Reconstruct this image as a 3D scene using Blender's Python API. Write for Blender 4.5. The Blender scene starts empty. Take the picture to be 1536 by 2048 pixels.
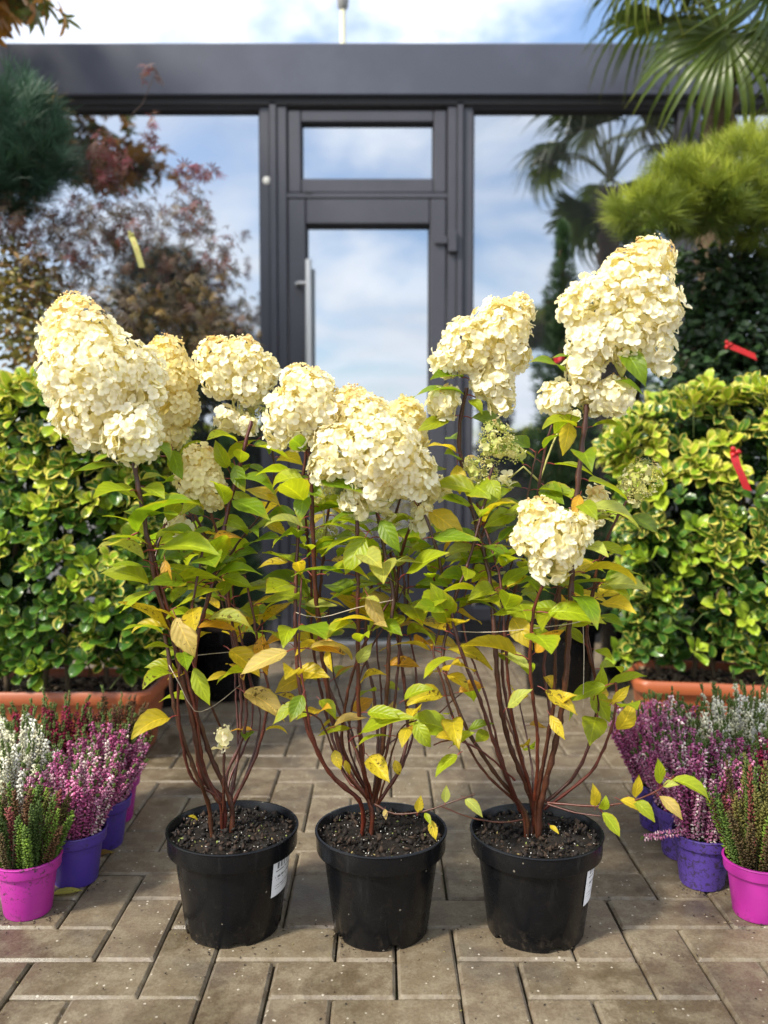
import bpy, math, random
import numpy as np
from mathutils import Vector, Matrix

# ------------------------------------------------------------------ camera, world, sun
scene = bpy.context.scene
COL = scene.collection
R = math.radians
CAMH, PITCH, FPX = 0.812, R(2.96), 1700.0
cam_d = bpy.data.cameras.new('camera')
cam_d.sensor_fit = 'VERTICAL'; cam_d.sensor_height = 36.0
cam_d.lens = FPX / 2048 * 36.0
cam_d.clip_start = 0.05; cam_d.clip_end = 3000
cam_d.dof.use_dof = True; cam_d.dof.focus_distance = 1.50; cam_d.dof.aperture_fstop = 2.5
cam = bpy.data.objects.new('camera', cam_d); COL.objects.link(cam)
cam.location = (0, 0, CAMH); cam.rotation_euler = (R(90) - PITCH, 0, 0)
scene.camera = cam

SUN_EL, SUN_AZ = 43.0, -128.0      # azimuth from +Y (view direction) towards +X; negative: from the left, behind the camera
sd = Vector((math.sin(R(SUN_AZ)) * math.cos(R(SUN_EL)), math.cos(R(SUN_AZ)) * math.cos(R(SUN_EL)), math.sin(R(SUN_EL))))
sun_d = bpy.data.lights.new('sun', 'SUN'); sun_d.energy = 2.5; sun_d.angle = R(7.0); sun_d.color = (1.0, 0.93, 0.80)
sun = bpy.data.objects.new('sun', sun_d); COL.objects.link(sun)
sun.rotation_euler = (-sd).to_track_quat('-Z', 'Y').to_euler(); sun.location = (-3, -2, 6)

world = bpy.data.worlds.new('World'); scene.world = world; world.use_nodes = True
wt = world.node_tree; wt.nodes.clear()
def wn(t, **k):
    n = wt.nodes.new(t)
    for a, b in k.items(): setattr(n, a, b)
    return n
sky = wn('ShaderNodeTexSky', sky_type='NISHITA', sun_disc=False, sun_elevation=R(SUN_EL), sun_rotation=R(SUN_AZ))
sky.air_density = 1.0; sky.dust_density = 1.2; sky.ozone_density = 1.6
geo = wn('ShaderNodeTexCoord'); sep = wn('ShaderNodeSeparateXYZ')
wt.links.new(geo.outputs['Generated'], sep.inputs[0])
zz = wn('ShaderNodeMath', operation='ADD'); wt.links.new(sep.outputs[2], zz.inputs[0]); zz.inputs[1].default_value = 0.22
zm = wn('ShaderNodeMath', operation='MAXIMUM'); wt.links.new(zz.outputs[0], zm.inputs[0]); zm.inputs[1].default_value = 0.05
dx = wn('ShaderNodeMath', operation='DIVIDE'); wt.links.new(sep.outputs[0], dx.inputs[0]); wt.links.new(zm.outputs[0], dx.inputs[1])
dy = wn('ShaderNodeMath', operation='DIVIDE'); wt.links.new(sep.outputs[1], dy.inputs[0]); wt.links.new(zm.outputs[0], dy.inputs[1])
cmb = wn('ShaderNodeCombineXYZ'); wt.links.new(dx.outputs[0], cmb.inputs[0]); wt.links.new(dy.outputs[0], cmb.inputs[1])
cmb.inputs[2].default_value = 3.7
cn = wn('ShaderNodeTexNoise'); cn.inputs['Scale'].default_value = 1.5; cn.inputs['Detail'].default_value = 7; cn.inputs['Roughness'].default_value = 0.55
cn.inputs['Distortion'].default_value = 0.5
wt.links.new(cmb.outputs[0], cn.inputs['Vector'])
cr = wn('ShaderNodeMapRange', interpolation_type='SMOOTHSTEP'); cr.inputs[1].default_value = 0.36; cr.inputs[2].default_value = 0.60
wt.links.new(cn.outputs[0], cr.inputs[0])
cs = wn('ShaderNodeTexNoise'); cs.inputs['Scale'].default_value = 2.3; cs.inputs['Detail'].default_value = 5
wt.links.new(cmb.outputs[0], cs.inputs['Vector'])
ccol = wn('ShaderNodeMix', data_type='RGBA'); ccol.inputs[6].default_value = (4.6, 4.9, 5.6, 1); ccol.inputs[7].default_value = (8.6, 8.7, 8.9, 1)
wt.links.new(cs.outputs[0], ccol.inputs[0])
cmx = wn('ShaderNodeMix', data_type='RGBA')
wt.links.new(cr.outputs[0], cmx.inputs[0]); wt.links.new(sky.outputs[0], cmx.inputs[6]); wt.links.new(ccol.outputs[2], cmx.inputs[7])
bg = wn('ShaderNodeBackground'); bg.inputs[1].default_value = 0.105
wt.links.new(cmx.outputs[2], bg.inputs[0])
wo = wn('ShaderNodeOutputWorld'); wt.links.new(bg.outputs[0], wo.inputs[0])

scene.view_settings.view_transform = 'Standard'; scene.view_settings.look = 'None'
scene.view_settings.exposure = 1.42; scene.view_settings.gamma = 1.0
scene.view_settings.use_curve_mapping = False

# ------------------------------------------------------------------ helpers
rng = np.random.default_rng(7)
rnd = random.Random(11)
CAM = Vector((0, 0, CAMH))
_F = Vector((0, math.cos(PITCH), -math.sin(PITCH))); _U = Vector((0, math.sin(PITCH), math.cos(PITCH)))
def ray(px, py): return _F * FPX + Vector((1, 0, 0)) * (px - 768) - _U * (py - 1024)
def P(px, py, Y):
    d = ray(px, py); return CAM + d * (Y / d.y)
def G(px, py, z=0.0):
    d = ray(px, py); return CAM + d * ((z - CAMH) / d.z)
def lerp(a, b, t): return a + (b - a) * t
def U(a, b): return rnd.uniform(a, b)

def link(o, parent=None):
    COL.objects.link(o)
    if parent is not None: o.parent = parent
    return o
def tag(o, label=None, cat=None, group=None, kind=None):
    if label: o['label'] = label
    if cat: o['category'] = cat
    if group: o['group'] = group
    if kind: o['kind'] = kind
    return o
def thing(name, label, cat, loc=(0, 0, 0), rz=0.0, group=None):
    o = bpy.data.objects.new(name, None); o.empty_display_size = 0.05
    COL.objects.link(o); o.location = loc; o.rotation_euler = (0, 0, rz)
    return tag(o, label, cat, group)

def mesh_np(name, V, T, lf=None, tone=None, smooth=True, mats=None, mi=None):
    V = np.asarray(V, np.float32).reshape(-1, 3); T = np.asarray(T, np.int32).reshape(-1, 3)
    me = bpy.data.meshes.new(name)
    me.vertices.add(len(V)); me.vertices.foreach_set('co', V.ravel())
    n = len(T)
    me.loops.add(3 * n); me.loops.foreach_set('vertex_index', T.ravel())
    me.polygons.add(n); me.polygons.foreach_set('loop_start', np.arange(0, 3 * n, 3, dtype=np.int32))
    try: me.polygons.foreach_set('loop_total', np.full(n, 3, np.int32))
    except Exception: pass
    me.polygons.foreach_set('use_smooth', np.full(n, smooth, bool))
    if mi is not None: me.polygons.foreach_set('material_index', np.asarray(mi, np.int32))
    me.update(calc_edges=True)
    a = me.attributes.new('lf', 'FLOAT_VECTOR', 'POINT')
    a.data.foreach_set('vector', (np.zeros_like(V) if lf is None else np.asarray(lf, np.float32)).ravel())
    c = me.attributes.new('tone', 'FLOAT_COLOR', 'POINT')
    if tone is None: tone = np.ones((len(V), 4), np.float32)
    c.data.foreach_set('color', np.asarray(tone, np.float32).ravel())
    for m in (mats or []): me.materials.append(m)
    return me
def mobj(name, me, parent=None, M=None, color=None):
    o = bpy.data.objects.new(name, me); link(o, parent)
    if M is not None: o.matrix_basis = M
    if color is not None: o.color = tuple(color) if len(color) == 4 else (*color, 1.0)
    return o

class MB:
    """collects faces (any n-gon) of ONE part"""
    def __init__(s): s.v = []; s.f = []; s.lf = []; s.tone = []
    def add(s, vs, fs, lf=None, tone=None):
        b = len(s.v); s.v += [tuple(v) for v in vs]
        s.f += [tuple(b + i for i in f) for f in fs]
        s.lf += list(lf) if lf is not None else [(0, 0, 0)] * len(vs)
        s.tone += [tone if tone is not None else (1, 1, 1, 1)] * len(vs)
        return s
    def box(s, x0, x1, y0, y1, z0, z1, bev=0.0):
        if bev <= 0:
            v = [(x0, y0, z0), (x1, y0, z0), (x1, y1, z0), (x0, y1, z0), (x0, y0, z1), (x1, y0, z1), (x1, y1, z1), (x0, y1, z1)]
            f = [(0, 3, 2, 1), (4, 5, 6, 7), (0, 1, 5, 4), (1, 2, 6, 5), (2, 3, 7, 6), (3, 0, 4, 7)]
            return s.add(v, f)
        import bmesh
        bm = bmesh.new(); bmesh.ops.create_cube(bm, size=1)
        for q in bm.verts:
            q.co = ((x0 + x1) / 2 + q.co.x * (x1 - x0), (y0 + y1) / 2 + q.co.y * (y1 - y0), (z0 + z1) / 2 + q.co.z * (z1 - z0))
        bmesh.ops.bevel(bm, geom=bm.edges[:], offset=bev, segments=1, affect='EDGES', profile=0.5)
        bm.verts.index_update()
        s.add([q.co[:] for q in bm.verts], [[q.index for q in f.verts] for f in bm.faces]); bm.free(); return s
    def lathe(s, prof, n=48, c=(0, 0, 0), cap=False):
        vs = []; fs = []; m = len(prof)
        for k in range(n):
            a = 2 * math.pi * k / n
            for (r, z) in prof: vs.append((c[0] + r * math.cos(a), c[1] + r * math.sin(a), c[2] + z))
        for k in range(n):
            k2 = (k + 1) % n
            for j in range(m - 1): fs.append((k * m + j, k2 * m + j, k2 * m + j + 1, k * m + j + 1))
        if cap:
            fs.append(tuple(k * m + m - 1 for k in range(n))); fs.append(tuple(k * m for k in reversed(range(n))))
        return s.add(vs, fs)
    def tube(s, pts, rad, n=7, tone=None, cap=True):
        pts = [Vector(p) for p in pts]
        if len(pts) < 2: return s
        vs = []; fs = []; lf = []
        up = Vector((0.3, 0.5, 0.8)).normalized(); prev = None; acc = 0.0
        for i, p in enumerate(pts):
            d = (pts[min(i + 1, len(pts) - 1)] - pts[max(i - 1, 0)])
            d = d.normalized() if d.length > 1e-9 else Vector((0, 0, 1))
            a = d.orthogonal().normalized() if prev is None else (prev - d * prev.dot(d)).normalized()
            prev = a; b = d.cross(a)
            r = rad[i] if hasattr(rad, '__len__') else rad
            if i: acc += (p - pts[i - 1]).length
            for k in range(n):
                t = 2 * math.pi * k / n
                vs.append(p + a * (math.cos(t) * r) + b * (math.sin(t) * r)); lf.append((acc, k / n, 0))
        for i in range(len(pts) - 1):
            for k in range(n):
                k2 = (k + 1) % n
                fs.append((i * n + k, i * n + k2, (i + 1) * n + k2, (i + 1) * n + k))
        if cap:
            fs.append(tuple(range(n))[::-1]); fs.append(tuple((len(pts) - 1) * n + k for k in range(n)))
        return s.add(vs, fs, lf, tone)
    def mesh(s, name, mats, smooth=False):
        me = bpy.data.meshes.new(name); me.from_pydata(s.v, [], s.f)
        if smooth: me.polygons.foreach_set('use_smooth', np.ones(len(me.polygons), bool))
        a = me.attributes.new('lf', 'FLOAT_VECTOR', 'POINT'); a.data.foreach_set('vector', np.array(s.lf, np.float32).ravel())
        c = me.attributes.new('tone', 'FLOAT_COLOR', 'POINT'); c.data.foreach_set('color', np.array(s.tone, np.float32).ravel())
        for m in (mats if isinstance(mats, (list, tuple)) else [mats]): me.materials.append(m)
        me.update(); return me
    def build(s, name, mat, parent=None, smooth=False, M=None, color=None):
        return mobj(name, s.mesh(name, mat, smooth), parent, M, color)

def smooth_angle(o, deg=35):
    me = o.data
    me.polygons.foreach_set('use_smooth', np.ones(len(me.polygons), bool))
    try: me.set_sharp_from_angle(angle=R(deg))
    except Exception: pass
    return o

def spline(pts, step):
    pts = [Vector(p) for p in pts]
    if len(pts) == 2:
        n = max(2, int((pts[1] - pts[0]).length / step)); return [pts[0].lerp(pts[1], i / n) for i in range(n + 1)]
    out = []
    for i in range(len(pts) - 1):
        p0 = pts[max(i - 1, 0)]; p1 = pts[i]; p2 = pts[i + 1]; p3 = pts[min(i + 2, len(pts) - 1)]
        n = max(1, int((p2 - p1).length / step))
        for k in range(n):
            t = k / n
            out.append(0.5 * ((2 * p1) + (p2 - p0) * t + (2 * p0 - 5 * p1 + 4 * p2 - p3) * t * t + (3 * p1 - p0 - 3 * p2 + p3) * t ** 3))
    out.append(pts[-1]); return out

def frame(pos, x, n, s=1.0):
    """matrix: local X along x, local Z near n"""
    x = Vector(x).normalized(); n = Vector(n)
    y = n.cross(x)
    if y.length < 1e-4: y = x.orthogonal()
    y.normalize(); z = x.cross(y)
    sx, sy, sz = (s, s, s) if not hasattr(s, '__len__') else s
    return Matrix(((x.x * sx, y.x * sy, z.x * sz, pos[0]), (x.y * sx, y.y * sy, z.y * sz, pos[1]), (x.z * sx, y.z * sy, z.z * sz, pos[2]), (0, 0, 0, 1)))

def scatter(name, temps, items, mats, parent=None, root=None, kind='stuff', smooth=True):
    """items: list of (template index, Matrix, rgba).  One joined mesh; world coordinates minus root"""
    Vs, Ts, Ls, Cs, Ms = [], [], [], [], []; b = 0
    by = {}
    for it in items: by.setdefault(it[0], []).append(it)
    for k, lst in by.items():
        V, T, L, MI = temps[k][:4]; tn = temps[k][4] if len(temps[k]) > 4 else None
        A = np.array([[list(r) for r in it[1]] for it in lst], np.float32)
        Cc = np.array([it[2] for it in lst], np.float32)
        W = np.einsum('nij,vj->nvi', A[:, :3, :3], V) + A[:, None, :3, 3]
        n, nv = len(lst), len(V)
        Vs.append(W.reshape(-1, 3)); Ts.append((T[None] + (np.arange(n) * nv)[:, None, None] + b).reshape(-1, 3))
        Ls.append(np.tile(L, (n, 1))); c = np.repeat(Cc, nv, axis=0)
        if tn is not None: c = c * np.tile(tn, (n, 1))
        Cs.append(c); Ms.append(np.tile(MI, n)); b += n * nv
    V = np.concatenate(Vs)
    if root is not None: V = V - np.array(root, np.float32)
    me = mesh_np(name, V, np.concatenate(Ts), np.concatenate(Ls), np.concatenate(Cs), smooth, mats if isinstance(mats, list) else [mats], np.concatenate(Ms))
    o = mobj(name, me, parent)
    if kind: o['kind'] = kind
    return o
def temp_mesh(name, t, mats):
    return mesh_np(name, t[0], t[1], t[2], t[4] if len(t) > 4 else None, True, mats if isinstance(mats, list) else [mats], t[3])

# ------------------------------------------------------------------ materials
class NT:
    def __init__(s, name):
        s.m = bpy.data.materials.new(name); s.m.use_nodes = True; s.t = s.m.node_tree; s.t.nodes.clear()
        s.out = s.n('ShaderNodeOutputMaterial')
    def n(s, t, **k):
        q = s.t.nodes.new(t)
        for a, b in k.items(): setattr(q, a, b)
        return q
    def l(s, a, b): s.t.links.new(a, b)
    def put(s, sock, v):
        if isinstance(v, bpy.types.NodeSocket): s.l(v, sock)
        elif hasattr(v, '__len__') and len(v) == 3 and sock.type == 'RGBA': sock.default_value = (*v, 1)
        else: sock.default_value = v
    def math(s, op, a, b=0.0, c=None, clamp=False):
        q = s.n('ShaderNodeMath', operation=op, use_clamp=clamp); s.put(q.inputs[0], a); s.put(q.inputs[1], b)
        if c is not None: s.put(q.inputs[2], c)
        return q.outputs[0]
    def mix(s, f, a, b, mode='MIX'):
        q = s.n('ShaderNodeMix', data_type='RGBA', blend_type=mode); s.put(q.inputs[0], f); s.put(q.inputs[6], a); s.put(q.inputs[7], b); return q.outputs[2]
    def rng(s, v, a, b, c=0.0, d=1.0, smooth=True):
        q = s.n('ShaderNodeMapRange', interpolation_type='SMOOTHSTEP' if smooth else 'LINEAR')
        s.put(q.inputs[0], v)
        for i, x in enumerate((a, b, c, d)): s.put(q.inputs[i + 1], x)
        return q.outputs[0]
    def noise(s, vec, scale, detail=3, rough=0.5, col=False, dist=0.0):
        q = s.n('ShaderNodeTexNoise'); s.l(vec, q.inputs['Vector']); q.inputs['Scale'].default_value = scale
        q.inputs['Detail'].default_value = detail; q.inputs['Roughness'].default_value = rough; q.inputs['Distortion'].default_value = dist
        return q.outputs[1 if col else 0]
    def pos(s): return s.n('ShaderNodeNewGeometry').outputs['Position']
    def obj(s): return s.n('ShaderNodeTexCoord').outputs['Object']
    def attr(s, name): return s.n('ShaderNodeAttribute', attribute_name=name)
    def oi(s): return s.n('ShaderNodeObjectInfo')
    def sep(s, v):
        q = s.n('ShaderNodeSeparateXYZ'); s.l(v, q.inputs[0]); return q.outputs
    def bump(s, h, strength=0.3, dist=0.002):
        q = s.n('ShaderNodeBump'); q.inputs['Strength'].default_value = strength; q.inputs['Distance'].default_value = dist; s.l(h, q.inputs['Height']); return q.outputs[0]
    def bsdf(s, col, rough=0.5, spec=0.5, normal=None, metal=0.0, coat=0.0, sheen=0.0):
        q = s.n('ShaderNodeBsdfPrincipled'); s.put(q.inputs['Base Color'], col); s.put(q.inputs['Roughness'], rough)
        s.put(q.inputs['Specular IOR Level'], spec); s.put(q.inputs['Metallic'], metal); s.put(q.inputs['Coat Weight'], coat)
        if normal is not None: s.l(normal, q.inputs['Normal'])
        return q.outputs[0]
    def transl(s, sh, col, f):
        q = s.n('ShaderNodeBsdfTranslucent'); s.put(q.inputs[0], col)
        m = s.n('ShaderNodeMixShader'); s.put(m.inputs[0], f); s.l(sh, m.inputs[1]); s.l(q.outputs[0], m.inputs[2]); return m.outputs[0]
    def done(s, sh): s.l(sh, s.out.inputs[0]); return s.m
    def tint(s):
        o = s.oi(); a = s.attr('tone')
        return s.mix(1.0, o.outputs['Color'], a.outputs['Color'], 'MULTIPLY'), s.math('MULTIPLY', o.outputs['Alpha'], a.outputs['Alpha']), o

def m_paver():
    t = NT('concrete_paver'); p = t.pos(); o = t.oi()
    base = t.mix(o.outputs['Random'], (0.118, 0.088, 0.051), (0.164, 0.127, 0.077))
    r2 = t.math('FRACT', t.math('MULTIPLY', o.outputs['Random'], 7.31))
    base = t.mix(t.math('MULTIPLY', r2, 0.5), base, (0.145, 0.104, 0.076))
    big = t.noise(p, 26, 6, 0.7); base = t.mix(t.rng(big, 0.42, 0.62), base, t.mix(0.95, base, (0.200, 0.165, 0.110)))
    blot = t.noise(p, 4.2, 3, 0.6); base = t.mix(t.math('MULTIPLY', t.rng(blot, 0.52, 0.66), 0.45), base, (0.06, 0.05, 0.042))
    fine = t.noise(p, 190, 5, 0.8); base = t.mix(t.math('MULTIPLY', t.rng(fine, 0.36, 0.66), 0.75), base, t.mix(1.0, base, (0.55, 0.53, 0.5), 'MULTIPLY'))
    vo = t.n('ShaderNodeTexVoronoi'); t.l(p, vo.inputs['Vector']); vo.inputs['Scale'].default_value = 75
    vm = t.sep(vo.outputs['Color'])
    sp = t.math('MULTIPLY', t.math('LESS_THAN', vo.outputs['Distance'], 0.15), t.math('GREATER_THAN', vm[0], 0.72))
    base = t.mix(t.math('MULTIPLY', sp, 0.75), base, (0.50, 0.46, 0.38))
    dk = t.math('MULTIPLY', t.math('LESS_THAN', vo.outputs['Distance'], 0.17), t.math('LESS_THAN', vm[1], 0.10))
    base = t.mix(t.math('MULTIPLY', dk, 0.8), base, (0.04, 0.032, 0.025))
    lf = t.attr('lf').outputs['Vector']; edge = t.sep(lf)[0]
    base = t.mix(t.math('MULTIPLY', edge, t.rng(t.noise(p, 34, 4, 0.65), 0.38, 0.66, 0.0, 0.55)), base, (0.21, 0.18, 0.14))
    wet = t.rng(t.noise(p, 2.6, 4, 0.6, dist=0.6), 0.5, 0.6)
    base = t.mix(t.math('MULTIPLY', wet, 0.45), base, t.mix(1.0, base, (0.42, 0.40, 0.38), 'MULTIPLY'))
    rough = t.math('SUBTRACT', 0.62, t.math('MULTIPLY', wet, 0.30))
    h = t.math('ADD', t.math('MULTIPLY', fine, 0.5), t.math('MULTIPLY', big, 1.0))
    return t.done(t.bsdf(base, rough, 0.5, t.bump(h, 0.55, 0.0025)))
def m_sand():
    t = NT('joint_sand'); p = t.pos(); f = t.noise(p, 260, 4, 0.7)
    c = t.mix(t.rng(f, 0.3, 0.7), (0.022, 0.016, 0.010), (0.085, 0.066, 0.045))
    c = t.mix(t.math('MULTIPLY', t.rng(t.noise(p, 14, 3), 0.52, 0.66), 0.7), c, (0.035, 0.05, 0.015))
    return t.done(t.bsdf(c, 0.9, 0.2, t.bump(f, 0.8, 0.004)))
def m_far():
    t = NT('far_paving'); p = t.pos(); f = t.noise(p, 3, 5, 0.6)
    return t.done(t.bsdf(t.mix(f, (0.09, 0.07, 0.05), (0.14, 0.12, 0.09)), 0.7))
def m_coat(name, col, rough=0.42, dust=0.35):
    t = NT(name); p = t.pos(); n = t.noise(p, 3.0, 5, 0.65); f = t.noise(p, 45, 4, 0.7)
    c = t.mix(t.math('MULTIPLY', t.rng(n, 0.4, 0.75), dust), col, tuple(min(1, x * 1.7 + 0.015) for x in col))
    return t.done(t.bsdf(c, t.math('ADD', rough, t.math('MULTIPLY', f, 0.12)), 0.5, t.bump(t.noise(p, 900, 2), 0.05, 0.0005)))
def m_glass():
    t = NT('reflective_glazing'); p = t.pos()
    d = t.bsdf((0.012, 0.014, 0.018), 0.35, 0.0)
    g = t.n('ShaderNodeBsdfGlossy'); g.inputs['Color'].default_value = (0.90, 0.95, 1.0, 1); g.inputs['Roughness'].default_value = 0.012
    t.l(t.bump(t.noise(p, 1.1, 2), 0.06, 0.02), g.inputs['Normal'])
    lw = t.n('ShaderNodeFresnel'); lw.inputs[0].default_value = 1.5
    f = t.math('ADD', 0.42, t.math('MULTIPLY', lw.outputs[0], 0.7), clamp=True)
    dirt = t.rng(t.noise(p, 2.2, 5, 0.65), 0.45, 0.75, 0.0, 0.07)
    m = t.n('ShaderNodeMixShader'); t.l(f, m.inputs[0]); t.l(d, m.inputs[1]); t.l(g.outputs[0], m.inputs[2])
    dd = t.n('ShaderNodeBsdfDiffuse'); dd.inputs[0].default_value = (0.45, 0.44, 0.42, 1)
    m2 = t.n('ShaderNodeMixShader'); t.l(dirt, m2.inputs[0]); t.l(m.outputs[0], m2.inputs[1]); t.l(dd.outputs[0], m2.inputs[2])
    return t.done(m2.outputs[0])
def m_plastic(name, col, rough=0.35, dirt=0.0, dirtcol=(0.03, 0.02, 0.015), var=0.15, spec=0.5, smear=0.10):
    t = NT(name); p = t.pos(); n = t.noise(p, 22, 5, 0.65)
    c = t.mix(t.math('MULTIPLY', n, var), col, tuple(min(1, x * 1.6 + 0.02) for x in col))
    sc = t.noise(p, 6, 3)
    if dirt > 0:
        d1 = t.rng(t.noise(p, 95, 5, 0.8, dist=0.3), 0.60 - 0.12 * dirt, 0.68 - 0.10 * dirt)
        msk = t.math('MULTIPLY', d1, t.rng(sc, 0.5 - 0.25 * dirt, 0.62))
        c = t.mix(msk, c, dirtcol)
        rg = t.math('ADD', rough, t.math('MULTIPLY', msk, 0.4))
    else: rg = t.math('ADD', rough, t.math('MULTIPLY', t.rng(n, 0.4, 0.8), 0.12))
    sm = t.rng(t.noise(p, 12, 4, 0.7, dist=1.5), 0.55, 0.8)
    c = t.mix(t.math('MULTIPLY', sm, smear), c, (0.35, 0.32, 0.28))
    return t.done(t.bsdf(c, rg, spec, t.bump(n, 0.08, 0.001)))
def m_soil():
    t = NT('potting_soil'); p = t.pos(); f = t.noise(p, 170, 5, 0.75); g = t.noise(p, 40, 4, 0.6)
    c = t.mix(t.rng(f, 0.35, 0.7), (0.003, 0.002, 0.0015), (0.022, 0.014, 0.009))
    c = t.mix(t.math('MULTIPLY', t.rng(g, 0.55, 0.7), 0.5), c, (0.035, 0.022, 0.014))
    return t.done(t.bsdf(c, 0.85, 0.3, t.bump(f, 1.0, 0.006)))
def m_tint(name, rough=0.7, transl=0.0, spec=0.4, nvar=0.4, nscale=30, bump=0.2):
    t = NT(name); c, a, o = t.tint(); p = t.pos(); n = t.noise(p, nscale, 4, 0.6)
    c = t.mix(1.0, c, t.mix(n, (1 - nvar, 1 - nvar, 1 - nvar), (1 + nvar, 1 + nvar, 1 + nvar)), 'MULTIPLY')
    s = t.bsdf(c, rough, spec, t.bump(n, bump, 0.002))
    if transl: s = t.transl(s, c, transl)
    return t.done(s)
def m_leaf(name, veins=7.0, rough=0.42, transl=0.35, margin=False, spots=False, midrib=1.35, vb=0.35, stalk=(0.22, 0.035, 0.03)):
    t = NT(name); c, a, o = t.tint(); p = t.pos()
    lf = t.sep(t.attr('lf').outputs['Vector']); u, v = lf[0], lf[1]; av = t.math('ABSOLUTE', v)
    n = t.noise(p, 45, 3, 0.6)
    c = t.mix(1.0, c, t.mix(n, (0.72, 0.72, 0.72), (1.25, 1.25, 1.25)), 'MULTIPLY')
    wv = t.math('SINE', t.math('MULTIPLY', t.math('SUBTRACT', u, t.math('MULTIPLY', av, 0.30)), veins * 6.283))
    mid = t.rng(av, 0.10, 0.02)
    c = t.mix(t.math('MULTIPLY', mid, 0.55), c, t.mix(1.0, c, (midrib * 1.25, midrib * 1.2, midrib), 'MULTIPLY'))
    c = t.mix(t.math('MULTIPLY', t.rng(wv, 0.4, 1.0), 0.28), c, t.mix(1.0, c, (1.4, 1.35, 1.2), 'MULTIPLY'))
    if margin:
        e = t.math('ADD', t.math('MAXIMUM', av, t.rng(u, 0.75, 1.0, 0.0, 0.9, False)), t.math('MULTIPLY', t.math('SUBTRACT', t.noise(p, 70, 2), 0.5), 0.5))
        mk = t.math('MULTIPLY', t.rng(e, 0.58, 0.72), a)
        c = t.mix(mk, c, (0.66, 0.58, 0.12))
    if spots:
        ye = t.rng(t.math('ADD', t.math('MULTIPLY', t.math('MAXIMUM', av, u), 0.6), t.noise(p, 24, 4, 0.65)), 0.98, 1.22)
        c = t.mix(t.math('MULTIPLY', ye, 0.6), c, (0.50, 0.42, 0.025))
        sn = t.noise(p, 150, 3, 0.6, dist=0.3); big = t.noise(p, 26, 2)
        th = t.math('SUBTRACT', 0.76, t.math('MULTIPLY', t.math('SUBTRACT', 1.0, a), 0.18))
        mk = t.rng(t.math('ADD', t.math('MULTIPLY', sn, 0.7), t.math('MULTIPLY', big, 0.35)), th, t.math('ADD', th, 0.035))
        mk = t.math('MULTIPLY', mk, t.math('GREATER_THAN', t.math('SUBTRACT', 1.0, a), 0.05))
        c = t.mix(t.math('MULTIPLY', mk, 0.85), c, (0.09, 0.045, 0.015))
        br = t.math('MULTIPLY', t.rng(t.math('ADD', av, t.math('MULTIPLY', t.noise(p, 60, 3), 0.5)), 1.12, 1.3), t.math('SUBTRACT', 1.0, a))
        c = t.mix(br, c, (0.20, 0.09, 0.025))
    pet = t.math('LESS_THAN', u, -0.001); c = t.mix(pet, c, stalk)
    h = t.math('ADD', t.math('MULTIPLY', wv, 0.5), t.math('MULTIPLY', mid, -1.0))
    s = t.bsdf(c, rough, 0.45, t.bump(h, vb, 0.0015))
    tc = t.mix(1.0, c, (1.25, 1.2, 0.7), 'MULTIPLY')
    return t.done(t.transl(s, tc, t.math('MULTIPLY', transl, t.math('SUBTRACT', 1.0, pet))))
def m_petal():
    t = NT('hydrangea_petal'); c, a, o = t.tint(); p = t.pos(); lf = t.sep(t.attr('lf').outputs['Vector'])
    n = t.noise(p, 60, 3, 0.6)
    c = t.mix(1.0, c, t.mix(n, (0.94, 0.92, 0.86), (1.04, 1.04, 1.03)), 'MULTIPLY')
    c = t.mix(t.rng(lf[0], 0.45, 0.05, 0.0, 0.55), c, (0.74, 0.68, 0.34))
    ed = t.math('MULTIPLY', t.rng(t.noise(p, 120, 3, 0.7), 0.76, 0.82), 0.35); c = t.mix(ed, c, (0.42, 0.24, 0.10))
    s = t.bsdf(c, 0.6, 0.25, t.bump(t.math('SINE', t.math('MULTIPLY', lf[1], 26.0)), 0.1, 0.0006))
    return t.done(t.transl(s, t.mix(1.0, c, (1.0, 0.95, 0.74), 'MULTIPLY'), 0.45))
def m_stem():
    t = NT('red_brown_bark'); c, a, o = t.tint(); p = t.pos(); n = t.noise(p, 70, 5, 0.7); l = t.noise(p, 330, 2)
    c = t.mix(t.math('MULTIPLY', t.rng(n, 0.45, 0.75), 0.55), c, t.mix(1.0, c, (2.2, 2.1, 1.6), 'MULTIPLY'))
    c = t.mix(t.math('MULTIPLY', t.rng(l, 0.66, 0.72), 0.5), c, (0.22, 0.12, 0.06))
    lf = t.sep(t.attr('lf').outputs['Vector'])
    return t.done(t.bsdf(c, 0.42, 0.5, t.bump(n, 0.35, 0.002)))
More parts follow.
